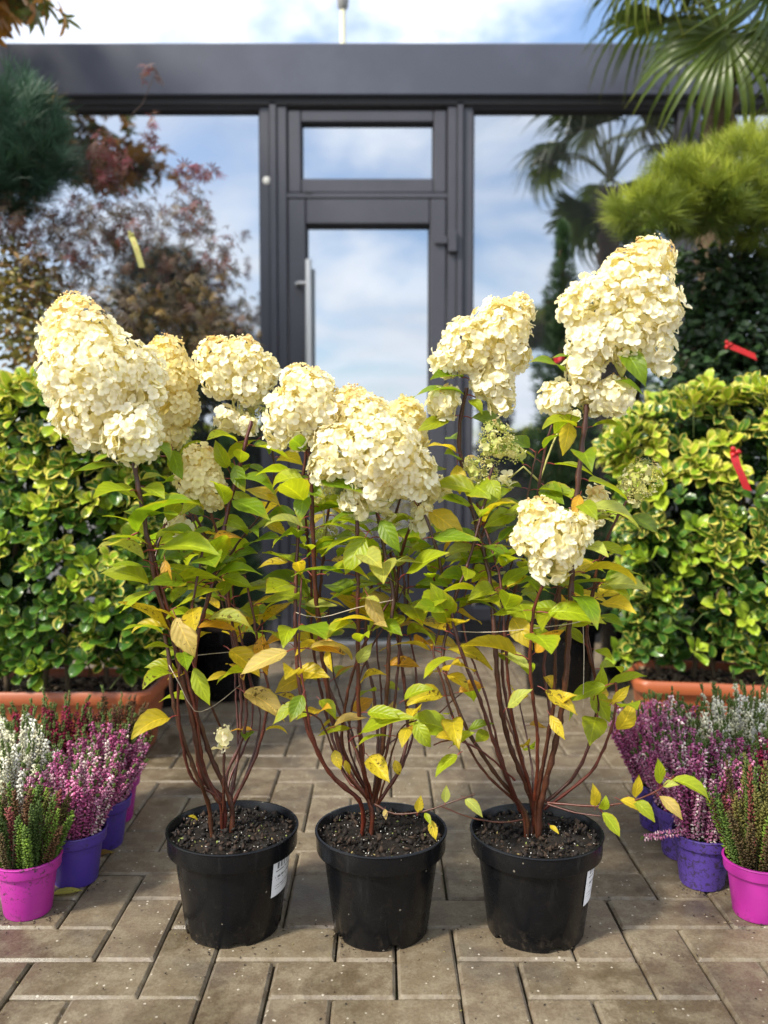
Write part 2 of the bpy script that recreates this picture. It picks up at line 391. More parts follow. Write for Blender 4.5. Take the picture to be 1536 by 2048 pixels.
def m_label():
    t = NT('printed_label'); lf = t.sep(t.attr('lf').outputs['Vector']); u, v = lf[0], lf[1]
    def cells(x, y, seed):
        q = t.n('ShaderNodeTexWhiteNoise', noise_dimensions='2D'); k = t.n('ShaderNodeCombineXYZ')
        t.l(t.math('FLOOR', x), k.inputs[0]); t.put(k.inputs[1], y if not isinstance(y, bpy.types.NodeSocket) else t.math('FLOOR', y)); k.inputs[2].default_value = seed
        t.l(k.outputs[0], q.inputs['Vector']); return q.outputs[0]
    def band(x, a, b): return t.math('MULTIPLY', t.math('GREATER_THAN', x, a), t.math('LESS_THAN', x, b))
    bar = t.math('MULTIPLY', t.math('GREATER_THAN', cells(t.math('MULTIPLY', u, 44.0), 0.5, 1.0), 0.45), t.math('MULTIPLY', band(v, 0.76, 0.93), band(u, 0.10, 0.86)))
    def line(v0, v1, u1, th): return t.math('MULTIPLY', t.math('GREATER_THAN', cells(t.math('MULTIPLY', u, 36.0), v0 * 40, 2.0), th), t.math('MULTIPLY', band(v, v0, v1), band(u, 0.10, u1)))
    ink = bar
    for (a, b, c, d) in ((0.68, 0.71, 0.75, 0.35), (0.50, 0.555, 0.9, 0.22), (0.43, 0.45, 0.6, 0.35), (0.27, 0.295, 0.8, 0.3), (0.20, 0.215, 0.7, 0.4)):
        ink = t.math('MAXIMUM', ink, line(a, b, c, d))
    return t.done(t.bsdf(t.mix(t.math('MULTIPLY', ink, 0.85), (0.78, 0.79, 0.80), (0.03, 0.03, 0.04)), 0.35))
def m_tagprint():
    t = NT('red_tag_plastic'); c, a, o = t.tint(); lf = t.sep(t.attr('lf').outputs['Vector']); u, v = lf[0], lf[1]
    q = t.n('ShaderNodeTexWhiteNoise', noise_dimensions='1D'); t.l(t.math('FLOOR', t.math('MULTIPLY', u, 30.0)), q.inputs['W'])
    k = t.math('MULTIPLY', t.math('GREATER_THAN', q.outputs[0], 0.45), t.math('MULTIPLY', t.math('LESS_THAN', t.math('ABSOLUTE', v), 0.22), t.math('MULTIPLY', t.math('GREATER_THAN', u, 0.25), t.math('LESS_THAN', u, 0.62))))
    return t.done(t.transl(t.bsdf(t.mix(t.math('MULTIPLY', k, 0.55), c, (0.25, 0.01, 0.01)), 0.4), c, 0.2))
def m_steel():
    t = NT('brushed_steel'); p = t.pos()
    return t.done(t.bsdf((0.50, 0.49, 0.47), t.math('ADD', 0.25, t.math('MULTIPLY', t.noise(p, 60, 3), 0.15)), 0.5, None, 0.9))

M_PAVER = m_paver(); M_SAND = m_sand(); M_FAR = m_far()
M_COAT = m_coat('anthracite_fascia', (0.040, 0.046, 0.070), 0.42); M_FRAME = m_coat('anthracite_frame', (0.036, 0.037, 0.049), 0.38, 0.25)
M_DARK = m_coat('dark_gasket_and_shade', (0.008, 0.008, 0.010), 0.6, 0.1)  # also colours the painted shade under the fascia and low on the door
M_GLASS = m_glass(); M_STEEL = m_steel()
def m_blackpot():
    t = NT('black_pot_plastic'); p = t.pos(); z = t.sep(p)[2]
    c = t.mix(t.noise(p, 22, 5, 0.65), (0.0026, 0.0029, 0.0036), (0.0055, 0.006, 0.0075))
    vo = t.n('ShaderNodeTexVoronoi'); t.l(p, vo.inputs['Vector']); vo.inputs['Scale'].default_value = 70
    sp = t.math('MULTIPLY', t.math('LESS_THAN', vo.outputs['Distance'], 0.13), t.math('GREATER_THAN', t.sep(vo.outputs['Color'])[0], 0.86))
    c = t.mix(t.math('MULTIPLY', sp, 0.7), c, (0.22, 0.19, 0.15))
    du = t.math('MULTIPLY', t.rng(t.noise(p, 38, 6, 0.75, dist=0.6), 0.50, 0.72), t.rng(z, 0.055, 0.0, 0.06, 0.55))
    c = t.mix(du, c, (0.085, 0.065, 0.045))
    mp = t.n('ShaderNodeMapping'); t.l(p, mp.inputs[0]); mp.inputs['Scale'].default_value = (46, 46, 5)
    stk = t.rng(t.noise(mp.outputs[0], 1.0, 4, 0.7), 0.60, 0.74); c = t.mix(t.math('MULTIPLY', stk, 0.035), c, (0.3, 0.29, 0.27))
    rg = t.math('ADD', 0.20, t.math('ADD', t.math('MULTIPLY', stk, 0.25), t.math('MULTIPLY', t.noise(p, 30, 4, 0.7), 0.14)))
    return t.done(t.bsdf(c, rg, 0.26, t.bump(t.noise(p, 18, 3), 0.10, 0.002)))
M_BLACKPOT = m_blackpot()
_unused = lambda: m_plastic('black_pot_plastic', (0.0030, 0.0033, 0.0042), 0.26, 0.0, var=0.10, spec=0.40, smear=0.012)
M_TERRA = m_plastic('terracotta_plastic', (0.30, 0.078, 0.026), 0.42, 0.25, (0.16, 0.06, 0.03))
M_MAG = m_plastic('magenta_plastic', (0.36, 0.020, 0.25), 0.38, 0.55); M_PUR = m_plastic('purple_plastic', (0.060, 0.030, 0.25), 0.38, 0.50)
M_PURD = m_plastic('soiled_purple_plastic', (0.085, 0.046, 0.29), 0.40, 1.0)
M_SOIL = m_soil(); M_CRUMB = m_tint('soil_crumbs', 0.8); M_STEM = m_stem(); M_PETAL = m_petal()
M_HLEAF = m_leaf('hydrangea_leaf', 6.0, 0.42, 0.55, spots=True)
M_ELEAF = m_leaf('euonymus_leaf', 4.0, 0.28, 0.22, margin=True, vb=0.15, stalk=(0.10, 0.16, 0.03))
M_FOL = m_leaf('shrub_leaf', 4.0, 0.45, 0.25, vb=0.15, stalk=(0.10, 0.07, 0.03))
M_NEEDLE = m_tint('needles', 0.5, 0.2, nvar=0.25); M_PALM = m_leaf('palm_blade', 0.0, 0.35, 0.25, vb=0.1, stalk=(0.12, 0.16, 0.03), midrib=1.2)
M_BARK = m_tint('bark', 0.85, nvar=0.5, nscale=60, bump=0.7)
M_HEATH = m_tint('heather_flower', 0.6, 0.38, nvar=0.3, nscale=120, bump=0.0); M_HGREEN = m_tint('heather_green', 0.6, 0.2, nvar=0.35, nscale=120, bump=0.0)
M_LABEL = m_label(); M_TAG = m_tagprint(); M_WHITE = m_plastic('white_plastic', (0.62, 0.61, 0.56), 0.4)
M_TWINE = m_tint('twine', 0.8); M_LAMP = m_plastic('grey_lamp_metal', (0.22, 0.22, 0.21), 0.4); M_POLE = m_plastic('pale_pole', (0.55, 0.54, 0.38), 0.5)

# ------------------------------------------------------------------ pavement
ground = MB()
ground.add([(-400, -400, -0.014), (400, -400, -0.014), (400, 400, -0.014), (-400, 400, -0.014)], [(0, 1, 2, 3)])
pavement = ground.build('pavement', M_SAND); pavement['kind'] = 'structure'
def brick_mesh(lx, ly, seed):
    g = random.Random(seed); gap, ch = 0.0017, 0.0042
    hx, hy = lx / 2 - gap, ly / 2 - gap
    def ring(dx, z, cr):
        pts = []
        for sx, sy in ((1, 1), (-1, 1), (-1, -1), (1, -1)):
            c = (sx * (hx - dx - cr), sy * (hy - dx - cr))
            a0 = {(1, 1): 0, (-1, 1): 90, (-1, -1): 180, (1, -1): 270}[(sx, sy)]
            for a in (0, 45, 90): pts.append((c[0] + cr * math.cos(R(a0 + a)) + g.uniform(-.0005, .0005), c[1] + cr * math.sin(R(a0 + a)) + g.uniform(-.0005, .0005), z))
        return pts
    rings = [ring(0, -0.03, 0.003), ring(0, -0.0045, 0.003), ring(ch, 0.0, 0.004), ring(ch + 0.0012, 0.0003, 0.004)]
    v = sum(rings, []); n = 12; f = []; lf = [(0.3, 0, 0)] * 12 + [(1, 0, 0)] * 12 + [(1, 0, 0)] * 12 + [(0, 0, 0)] * 12
    for k in range(3):
        for i in range(n): f.append((k * n + i, k * n + (i + 1) % n, (k + 1) * n + (i + 1) % n, (k + 1) * n + i))
    f.append(tuple(3 * n + i for i in range(n)))
    return MB().add(v, f, lf)
X0, Y0 = 0.0195, 1.266
BH = [brick_mesh(0.2, 0.1, s) for s in range(3)]; BV = [brick_mesh(0.1, 0.2, s + 9) for s in range(3)]
bm_h = [b.mesh('brick', M_PAVER) for b in BH]; bm_v = [b.mesh('brick', M_PAVER) for b in BV]
bricks = []
for j in range(-22, 28):
    for i in range(-44, 44):
        if (i - (2 - j)) % 4 == 0: bricks.append((X0 + (i + 1) * 0.1, Y0 + (j + 0.5) * 0.1, 0))
        if (i + j) % 4 == 0: bricks.append((X0 + (i + 0.5) * 0.1, Y0 + (j + 1) * 0.1, 1))
def in_view(x, y):
    if y < 1.05: return False
    return abs(x) < (800 / 1700) * y + 0.12
vis = sorted([b for b in bricks if in_view(b[0], b[1]) and b[1] < 4.0], key=lambda b: b[1])
near = [b for b in vis if not (b[1] > 2.35 and b[0] < -0.75) and not (b[1] > 2.35 and b[0] > 0.85)][:298]
nearset = set(near)
for (x, y, k) in near:
    mm = rnd.choice(bm_v if k else bm_h)
    mobj('brick', mm, pavement, Matrix.Translation((x + U(-.0008, .0008), y + U(-.0008, .0008), U(-.0022, .0006))) @ Matrix.Rotation(R(U(-.35, .35)), 4, 'Z') @ Matrix.Rotation(R(U(-.25, .25)), 4, 'X') @ Matrix.Rotation(R(U(-.2, .2)), 4, 'Y'))
rest = MB()
for (x, y, k) in bricks:
    if (x, y, k) in nearset or y > 3.98: continue
    b = (BV if k else BH)[rnd.randrange(3)]; z = U(-.002, .0005)
    rest.add([(v[0] + x, v[1] + y, v[2] + z) for v in b.v], b.f, b.lf)
ro = rest.build('brick', M_PAVER, pavement); ro['kind'] = 'stuff'
# paving beyond the area in view, up to the horizon
far = MB(); zf = -0.004
for (a, b, c, d) in ((-300, 300, -300, -0.95), (-300, -4.4, -0.95, 300), (4.42, 300, -0.95, 300)):
    far.add([(a, c, zf), (b, c, zf), (b, d, zf), (a, d, zf)], [(0, 1, 2, 3)])
fo = far.build('far_paving', M_FAR); fo['kind'] = 'structure'

# ------------------------------------------------------------------ shop building
YB = 3.91          # front face of the frames
def bx(px): return (P(px, 936, YB)).x
def bz(py): return P(768, py, YB).z
shop = thing('shop_building', 'dark anthracite flat-roofed garden shop with glazed front and door', 'building', (0, YB, 0))
def part(name, mat, parent, boxes, bev=0.0, origin=(0, YB, 0)):
    m = MB()
    for (x0, x1, y0, y1, z0, z1) in boxes: m.box(x0 - origin[0], x1 - origin[0], y0 - origin[1], y1 - origin[1], z0 - origin[2], z1 - origin[2], bev)
    return m.build(name, mat, parent)
zt, zb = P(768, 85, YB - 0.035).z, P(768, 190, YB - 0.035).z
part('fascia', M_COAT, shop, [(-4.4, 4.4, YB - 0.035, YB + 0.30, zb, zt)], 0.006)
part('roof', M_DARK, shop, [(-4.38, 4.38, YB + 0.302, YB + 4.0, zt - 0.25, zt - 0.05)])
part('side_wall', M_FRAME, shop, [(-4.38, -4.28, YB + 0.12, YB + 4.0, 0, zt - 0.252)]); part('side_wall', M_FRAME, shop, [(4.28, 4.38, YB + 0.12, YB + 4.0, 0, zt - 0.252)])
part('head_beam', M_FRAME, shop, [(-4.3, 4.3, YB + 0.0, YB + 0.10, bz(213), zb + 0.06)], 0.002)
part('painted_head_shadow', M_DARK, shop, [(-4.3, 4.3, YB - 0.012, YB - 0.002, zb - 0.030, zb + 0.05)])  # solid dark strip standing in for the shadow below the fascia
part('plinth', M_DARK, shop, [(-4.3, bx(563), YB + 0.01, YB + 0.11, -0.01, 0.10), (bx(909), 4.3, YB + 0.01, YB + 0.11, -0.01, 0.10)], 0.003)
def window(x0, x1, name='window'):
    w = part(name, M_FRAME, shop, [(x0, x0 + 0.045, YB + 0.005, YB + 0.085, 0.102, bz(213) - 0.001), (x1 - 0.045, x1, YB + 0.005, YB + 0.085, 0.102, bz(213) - 0.001),
                                   (x0 + 0.046, x1 - 0.046, YB + 0.007, YB + 0.083, 0.102, 0.165), (x0 + 0.046, x1 - 0.046, YB + 0.007, YB + 0.083, bz(217), bz(213) - 0.001)], 0.003)
    part('pane', M_GLASS, w, [(x0 + 0.040, x1 - 0.040, YB + 0.045, YB + 0.055, 0.15, bz(213) - 0.004)])
    part('gasket', M_DARK, w, [(x0 + 0.0455, x0 + 0.052, YB + 0.03, YB + 0.044, 0.166, bz(217) - 0.001), (x1 - 0.052, x1 - 0.0455, YB + 0.03, YB + 0.044, 0.166, bz(217) - 0.001),
                               (x0 + 0.053, x1 - 0.053, YB + 0.03, YB + 0.044, bz(217) - 0.008, bz(217) - 0.001)])
    return w
window(bx(100) - 0.62, bx(543)); window(bx(924), bx(1366)); window(bx(1372), bx(1372) + 1.2); window(bx(100) - 1.84, bx(100) - 0.63)
for xa, xb in ((bx(544), bx(557)), (bx(912), bx(923)), (bx(1366.5), bx(1371.5))):
    part('mullion', M_FRAME, shop, [(xa, xb, YB - 0.012, YB + 0.10, 0.02, bz(205))], 0.002)
# door set
dx0, dx1 = bx(558), bx(911)
part('door_jamb', M_FRAME, shop, [(dx0, bx(577), YB - 0.004, YB + 0.09, 0.01, bz(213) - 0.002)], 0.003)
part('door_jamb', M_FRAME, shop, [(bx(893), dx1, YB - 0.004, YB + 0.09, 0.01, bz(213) - 0.002)], 0.003)
part('transom_rail', M_FRAME, shop, [(bx(577.5), bx(892.5), YB - 0.002, YB + 0.088, bz(396), bz(386))], 0.002)
tw = part('transom_window', M_FRAME, shop, [(bx(579), bx(605), YB + 0.004, YB + 0.08, bz(385), bz(219)), (bx(866), bx(891), YB + 0.004, YB + 0.08, bz(385), bz(219)),
                                            (bx(605.3), bx(865.7), YB + 0.005, YB + 0.079, bz(385), bz(356)), (bx(605.3), bx(865.7), YB + 0.005, YB + 0.079, bz(243), bz(219))], 0.005)
part('pane', M_GLASS, tw, [(bx(603), bx(868), YB + 0.040, YB + 0.05, bz(358), bz(241))])
part('gasket', M_DARK, tw, [(bx(605.5), bx(608), YB + 0.028, YB + 0.039, bz(355), bz(244)), (bx(863), bx(865.5), YB + 0.028, YB + 0.039, bz(355), bz(244)), (bx(608.2), bx(862.8), YB + 0.028, YB + 0.039, bz(247), bz(244))])
part('drain_cap', M_DARK, tw, [(bx(612), bx(628), YB - 0.002, YB + 0.004, bz(388.5), bz(385.5))])
dr = part('door', M_FRAME, shop, [(bx(579), bx(614), YB - 0.006, YB + 0.075, 0.02, bz(398)), (bx(859), bx(891), YB - 0.006, YB + 0.075, 0.02, bz(398)),
                                  (bx(614.4), bx(858.6), YB - 0.005, YB + 0.074, bz(449), bz(398)), (bx(614.4), bx(858.6), YB - 0.005, YB + 0.074, bz(1215), bz(1092))], 0.006)
part('shade_dark_panel', M_DARK, dr, [(bx(614.4), bx(858.6), YB - 0.003, YB + 0.072, 0.02, bz(1217))], 0.004)  # lower door panel, near-black: the shade down here is put into its colour
part('pane', M_GLASS, dr, [(bx(612), bx(861), YB + 0.035, YB + 0.045, bz(1094), bz(447))])
part('gasket', M_DARK, dr, [(bx(614.6), bx(617.5), YB + 0.022, YB + 0.034, bz(1091), bz(451)), (bx(855.5), bx(858.4), YB + 0.022, YB + 0.034, bz(1091), bz(451)), (bx(617.8), bx(855.2), YB + 0.022, YB + 0.034, bz(454), bz(451))])
hm = MB(); hx = bx(621)
hm.tube([(hx, -0.062, bz(830)), (hx, -0.062, bz(526))], 0.0145, 16)
for zz_ in (bz(572), bz(790)): hm.tube([(hx, -0.062, zz_), (hx - 0.045, -0.062, zz_), (hx - 0.052, -0.055, zz_), (hx - 0.052, -0.004, zz_)], 0.0085, 10)
smooth_angle(hm.build('pull_handle', M_STEEL, dr))
for zc in (485, 1180):
    h = part('hinge', M_FRAME, dr, [(bx(868), bx(893), YB - 0.022, YB - 0.0065, bz(zc + 5), bz(zc - 11)), (bx(894), bx(911), YB - 0.034, YB - 0.0045, bz(zc + 22), bz(zc - 20))], 0.003)
sn = MB().lathe([(0.0, -0.0), (0.013, 0.0), (0.019, -0.004), (0.020, -0.012), (0.020, -0.016)], 20)
so = sn.build('door_sensor', M_WHITE, shop, True, Matrix.Translation((bx(537), 0.002, bz(360))) @ Matrix.Rotation(R(90), 4, 'X'))
part('threshold', M_STEEL, shop, [(bx(577), bx(893), YB - 0.05, YB + 0.08, -0.012, 0.014)], 0.003)

# lamp on the roof behind the fascia
lp = P(686, 86, 4.3)
lamp = thing('roof_lamp', 'grey tapered lamp head on a pale pole standing above the flat roof', 'lamp', (lp.x, 4.3, zt - 0.05))
MB().lathe([(0.028, 0.0), (0.028, 0.02), (0.016, 0.03), (0.014, 0.46)], 14).build('pole', M_POLE, lamp, True)
MB().lathe([(0.014, 0.41), (0.026, 0.425), (0.030, 0.46), (0.058, 0.62), (0.07, 0.66), (0.05, 0.70), (0.0, 0.71)], 20).build('lamp_head', M_LAMP, lamp, True)

# ------------------------------------------------------------------ leaf and flower templates: (V, T, lf, material index)
def leaf_t(seed, width=0.5, wmax=0.42, tip=1.0, nu=8, nv=4, arch=0.8, fold=0.25, serr=0.0, wave=0.03, petiole=0.0, twist=0.0, blunt=0.0):
    g = random.Random(seed); V = []; L = []; T = []
    ang = 0.0; x = z = 0.0; cl = []
    for i in range(nu + 1):
        cl.append((x, z, ang)); ang = -arch * (i + 1) / nu; x += math.cos(ang) / nu; z += math.sin(ang) / nu
    ph = g.uniform(0, 6.28)
    for i in range(nu + 1):
        u = i / nu
        a = u / wmax if u < wmax else (1 - u) / (1 - wmax)
        a = max(0.0, min(1.0, a))
        w = math.sin(a * math.pi / 2) ** (0.85 if u < wmax else tip)
        if blunt and u > wmax: w = max(w, (1 - ((u - wmax) / (1 - wmax)) ** 3.0) ** 0.6 * blunt)
        w *= width * 0.5
        if i in (0, nu): w = max(w, 0.004)
        cx, cz, an = cl[i]
        for k in range(nv + 1):
            v = -1 + 2 * k / nv; e = w * v
            if serr and abs(v) == 1 and 0 < i < nu: e *= 1 + serr * (1 if (i % 2) else -1)
            up = fold * abs(e) + wave * abs(v) * math.sin(u * 9 + ph + (2.0 if v > 0 else 0)) + twist * e * u
            V.append((cx - math.sin(an) * up, e, cz + math.cos(an) * up)); L.append((u, v, 0))
    for i in range(nu):
        for k in range(nv):
            a = i * (nv + 1) + k; b = a + nv + 1
            T += [(a, b, a + 1), (a + 1, b, b + 1)]
    V = np.array(V, np.float32)
    tipp = V[nu * (nv + 1) + nv // 2]; ln = math.hypot(tipp[0], tipp[2]); a = -math.atan2(tipp[2], tipp[0])
    c, s = math.cos(a) / ln, math.sin(a) / ln
    V = np.stack([V[:, 0] * c - V[:, 2] * s, V[:, 1] / ln, V[:, 0] * s + V[:, 2] * c], 1)
    L = list(L); V = [tuple(q) for q in V]
    if petiole:
        b = len(V); r = 0.014
        for (px_, pz_) in ((-petiole, -petiole * 0.25), (-petiole * 0.5, -petiole * 0.02), (0.02, 0.0)):
            for k in range(3):
                t = 2 * math.pi * k / 3; V.append((px_, r * math.cos(t), pz_ + r * math.sin(t))); L.append((-0.05, 0, 0))
        for i in range(2):
            for k in range(3):
                k2 = (k + 1) % 3; a0 = b + i * 3
                T += [(a0 + k, a0 + k2, a0 + 3 + k), (a0 + k2, a0 + 3 + k2, a0 + 3 + k)]
    T = np.array(T, np.int32)
    return (np.array(V, np.float32), T, np.array(L, np.float32), np.zeros(len(T), np.int32))

HL = [leaf_t(s, width=[0.50, 0.56, 0.46, 0.52, 0.42][s % 5], wmax=0.40, tip=1.15, nu=12, nv=4, arch=[0.5, 0.9, 1.3, 0.3, 0.7, 1.1][s % 6], fold=[0.35, 0.15, 0.5, 0.25][s % 4], serr=0.03, wave=0.018, petiole=0.22, twist=[0, 0.4, -0.4][s % 3]) for s in range(10)]
HLM = [temp_mesh('leaf', t, M_HLEAF) for t in HL]
EL = [leaf_t(s + 40, width=[0.58, 0.66, 0.52][s % 3], wmax=0.60, tip=0.7, nu=6, nv=4, arch=[0.3, 0.8, 0.5, -0.3][s % 4], fold=[0.3, 0.5, 0.15][s % 3], wave=0.02, blunt=0.85, petiole=0.08) for s in range(6)]
ELM = [temp_mesh('leaf', t, M_ELEAF) for t in EL]
SL = [leaf_t(s + 80, width=0.5, wmax=0.45, tip=1.0, nu=3, nv=2, arch=0.5, fold=0.3, wave=0.02) for s in range(3)]

def floret_t(seed, np_=4, cup=0.25, gap=0.0):
    g = random.Random(seed); V = []; L = []; T = []
    for k in range(np_):
        a = 2 * math.pi * k / np_ + g.uniform(-.15, .15); sc = g.uniform(0.88, 1.08); tl = g.uniform(-.3, .35); zz0 = 0.02 * (k % 2)
        b = len(V); rows = 4
        for i in range(rows + 1):
            u = i / rows; w = (0.10 + 0.40 * math.sin(min(1, u / 0.62) * math.pi / 2)) if u < 0.62 else 0.50 * math.sqrt(max(0.0, 1 - ((u - 0.62) / 0.40) ** 2))
            for j in range(3):
                v = j - 1; r = u * 0.52 * sc + 0.02
                z = zz0 + cup * (u ** 1.5) * 0.5 - 0.22 * max(0, u - 0.6) + abs(v) * w * 0.14 + v * w * 0.25 * tl
                y = v * w * 0.55 * sc
                V.append((r * math.cos(a) - y * math.sin(a), r * math.sin(a) + y * math.cos(a), z)); L.append((u, v, 0))
        for i in range(rows):
            for j in range(2):
                q = b + i * 3 + j; T += [(q, q + 3, q + 1), (q + 1, q + 3, q + 4)]
    b = len(V)                                             # tiny centre
    for (x, y, z) in ((.045, 0, .03), (0, .045, .03), (-.045, 0, .03), (0, -.045, .03), (0, 0, .085)): V.append((x, y, z)); L.append((0.0, 0, 0))
    T += [(b, b + 1, b + 4), (b + 1, b + 2, b + 4), (b + 2, b + 3, b + 4), (b + 3, b, b + 4)]
    T = np.array(T, np.int32)
    return (np.array(V, np.float32), T, np.array(L, np.float32), np.zeros(len(T), np.int32))
FL = [floret_t(s, 4 if s % 6 else 3, [0.1, 0.35, 0.6, 0.2, -0.1][s % 5]) for s in range(8)]
FLM = [temp_mesh('floret', t, M_PETAL) for t in FL]
def bud_t(seed):
    g = random.Random(seed); V = []; T = []; L = []
    for k in range(6):
        c = np.array([g.gauss(0, .28), g.gauss(0, .28), g.gauss(0.05, .2)]); r = g.uniform(0.09, 0.15); b = len(V)
        for d in ((1, 0, 0), (-1, 0, 0), (0, 1, 0), (0, -1, 0), (0, 0, 1), (0, 0, -1)): V.append(tuple(c + r * np.array(d))); L.append((0.6, 0, 0))
        for (x, y) in ((0, 2), (2, 1), (1, 3), (3, 0)): T += [(b + x, b + y, b + 4), (b + y, b + x, b + 5)]
    T = np.array(T, np.int32)
    return (np.array(V, np.float32), T, np.array(L, np.float32), np.zeros(len(T), np.int32))
BU = [bud_t(s) for s in range(4)]; BUM = [temp_mesh('bud_cluster', t, M_PETAL) for t in BU]

def lathe_pot(rt, rb, h, rim_h, rim_out, wall=0.003, foot=0.006):
    rr = lambda z: lerp(rb, rt - rim_out, z / h)
    return [(0.0, 0.006), (rb - 0.012, 0.006), (rb - 0.008, 0.0), (rb - 0.002, 0.0), (rb, 0.004), (rr(h - rim_h - 0.004), h - rim_h - 0.004), (rt - 0.0016, h - rim_h), (rt - 0.0008, h - rim_h + 0.002),
            (rt, h - 0.004), (rt + 0.0022, h - 0.002), (rt + 0.0015, h), (rt - 0.002, h), (rt - wall, h - 0.002), (rr(h) - wall, h - rim_h), (rb - wall, 0.02)]
def soil_disc(r, z, seed, bump=0.006):
    g = random.Random(seed); m = MB(); n = 40; rings = 9; vs = [(0, 0, z + g.uniform(0, bump))]; fs = []
    for i in range(1, rings + 1):
        for k in range(n):
            a = 2 * math.pi * k / n; q = r * i / rings
            hgt = bump * (1.2 * math.sin(3 * a + seed) * (i / rings) * (1 - i / rings) * 2 + g.uniform(-.6, .6)) if i < rings else -0.002
            vs.append((q * math.cos(a), q * math.sin(a), z + hgt))
    for k in range(n): fs.append((0, 1 + k, 1 + (k + 1) % n))
    for i in range(rings - 1):
        for k in range(n):
            a = 1 + i * n + k; b = 1 + i * n + (k + 1) % n; fs.append((a, a + n, b + n, b))
    return m.add(vs, fs)
def chip_t(seed):
    g = random.Random(seed); V = []
    for (x, y, z) in ((1, 0, 0), (-1, 0, 0), (0, 1, 0), (0, -1, 0), (0, 0, 1), (0, 0, -1)):
        s = g.uniform(0.6, 1.25); V.append((x * s * 0.5, y * s * 0.35, z * s * 0.22))
    T = [(0, 2, 4), (2, 1, 4), (1, 3, 4), (3, 0, 4), (2, 0, 5), (1, 2, 5), (3, 1, 5), (0, 3, 5)]
    return (np.array(V, np.float32), np.array(T, np.int32), np.zeros((6, 3), np.float32), np.zeros(8, np.int32))
CH = [chip_t(s) for s in range(5)]
def rmat(p, s): 
    q = Vector((rnd.gauss(0, 1), rnd.gauss(0, 1), rnd.gauss(0, 1), rnd.gauss(0, 1))).normalized()
    from mathutils import Quaternion
    q = Quaternion(q); q.normalize()
    return Matrix.Translation(p) @ q.to_matrix().to_4x4() @ Matrix.Diagonal((s, s, s, 1))
def flat_mat(p, s, tilt=0.4): return Matrix.Translation(p) @ Matrix.Rotation(U(0, 6.28), 4, 'Z') @ Matrix.Rotation(U(-tilt, tilt), 4, 'X') @ Matrix.Rotation(U(-tilt, tilt), 4, 'Y') @ Matrix.Diagonal((s, s, s, 1))

# ------------------------------------------------------------------ hydrangeas
PLEAF = {'g': (0.175, 0.275, 0.012), 'l': (0.33, 0.41, 0.016), 'y': (0.60, 0.47, 0.030), 'o': (0.60, 0.33, 0.03), 't': (0.55, 0.42, 0.13), 'd': (0.30, 0.14, 0.035), 'p': (0.42, 0.47, 0.10)}
def leaf_col(z, g=rnd):
    r = g.random()
    if z > 0.78: k = 'g' if r < .42 else ('l' if r < .95 else 'y')
    elif z > 0.55: k = 'g' if r < .25 else ('l' if r < .78 else ('y' if r < .88 else ('p' if r < .98 else 'o')))
    else: k = 'l' if r < .38 else ('y' if r < .76 else ('o' if r < .88 else ('g' if r < .93 else 't')))
    c = PLEAF[k]; j = g.uniform(0.8, 1.2); h = g.uniform(0.92, 1.08)
    a = 1.0 if k in 'gl' and g.random() < .75 else g.uniform(0.0, 0.7)
    return (min(1, c[0] * j * h), min(1, c[1] * j), c[2] * j, a)

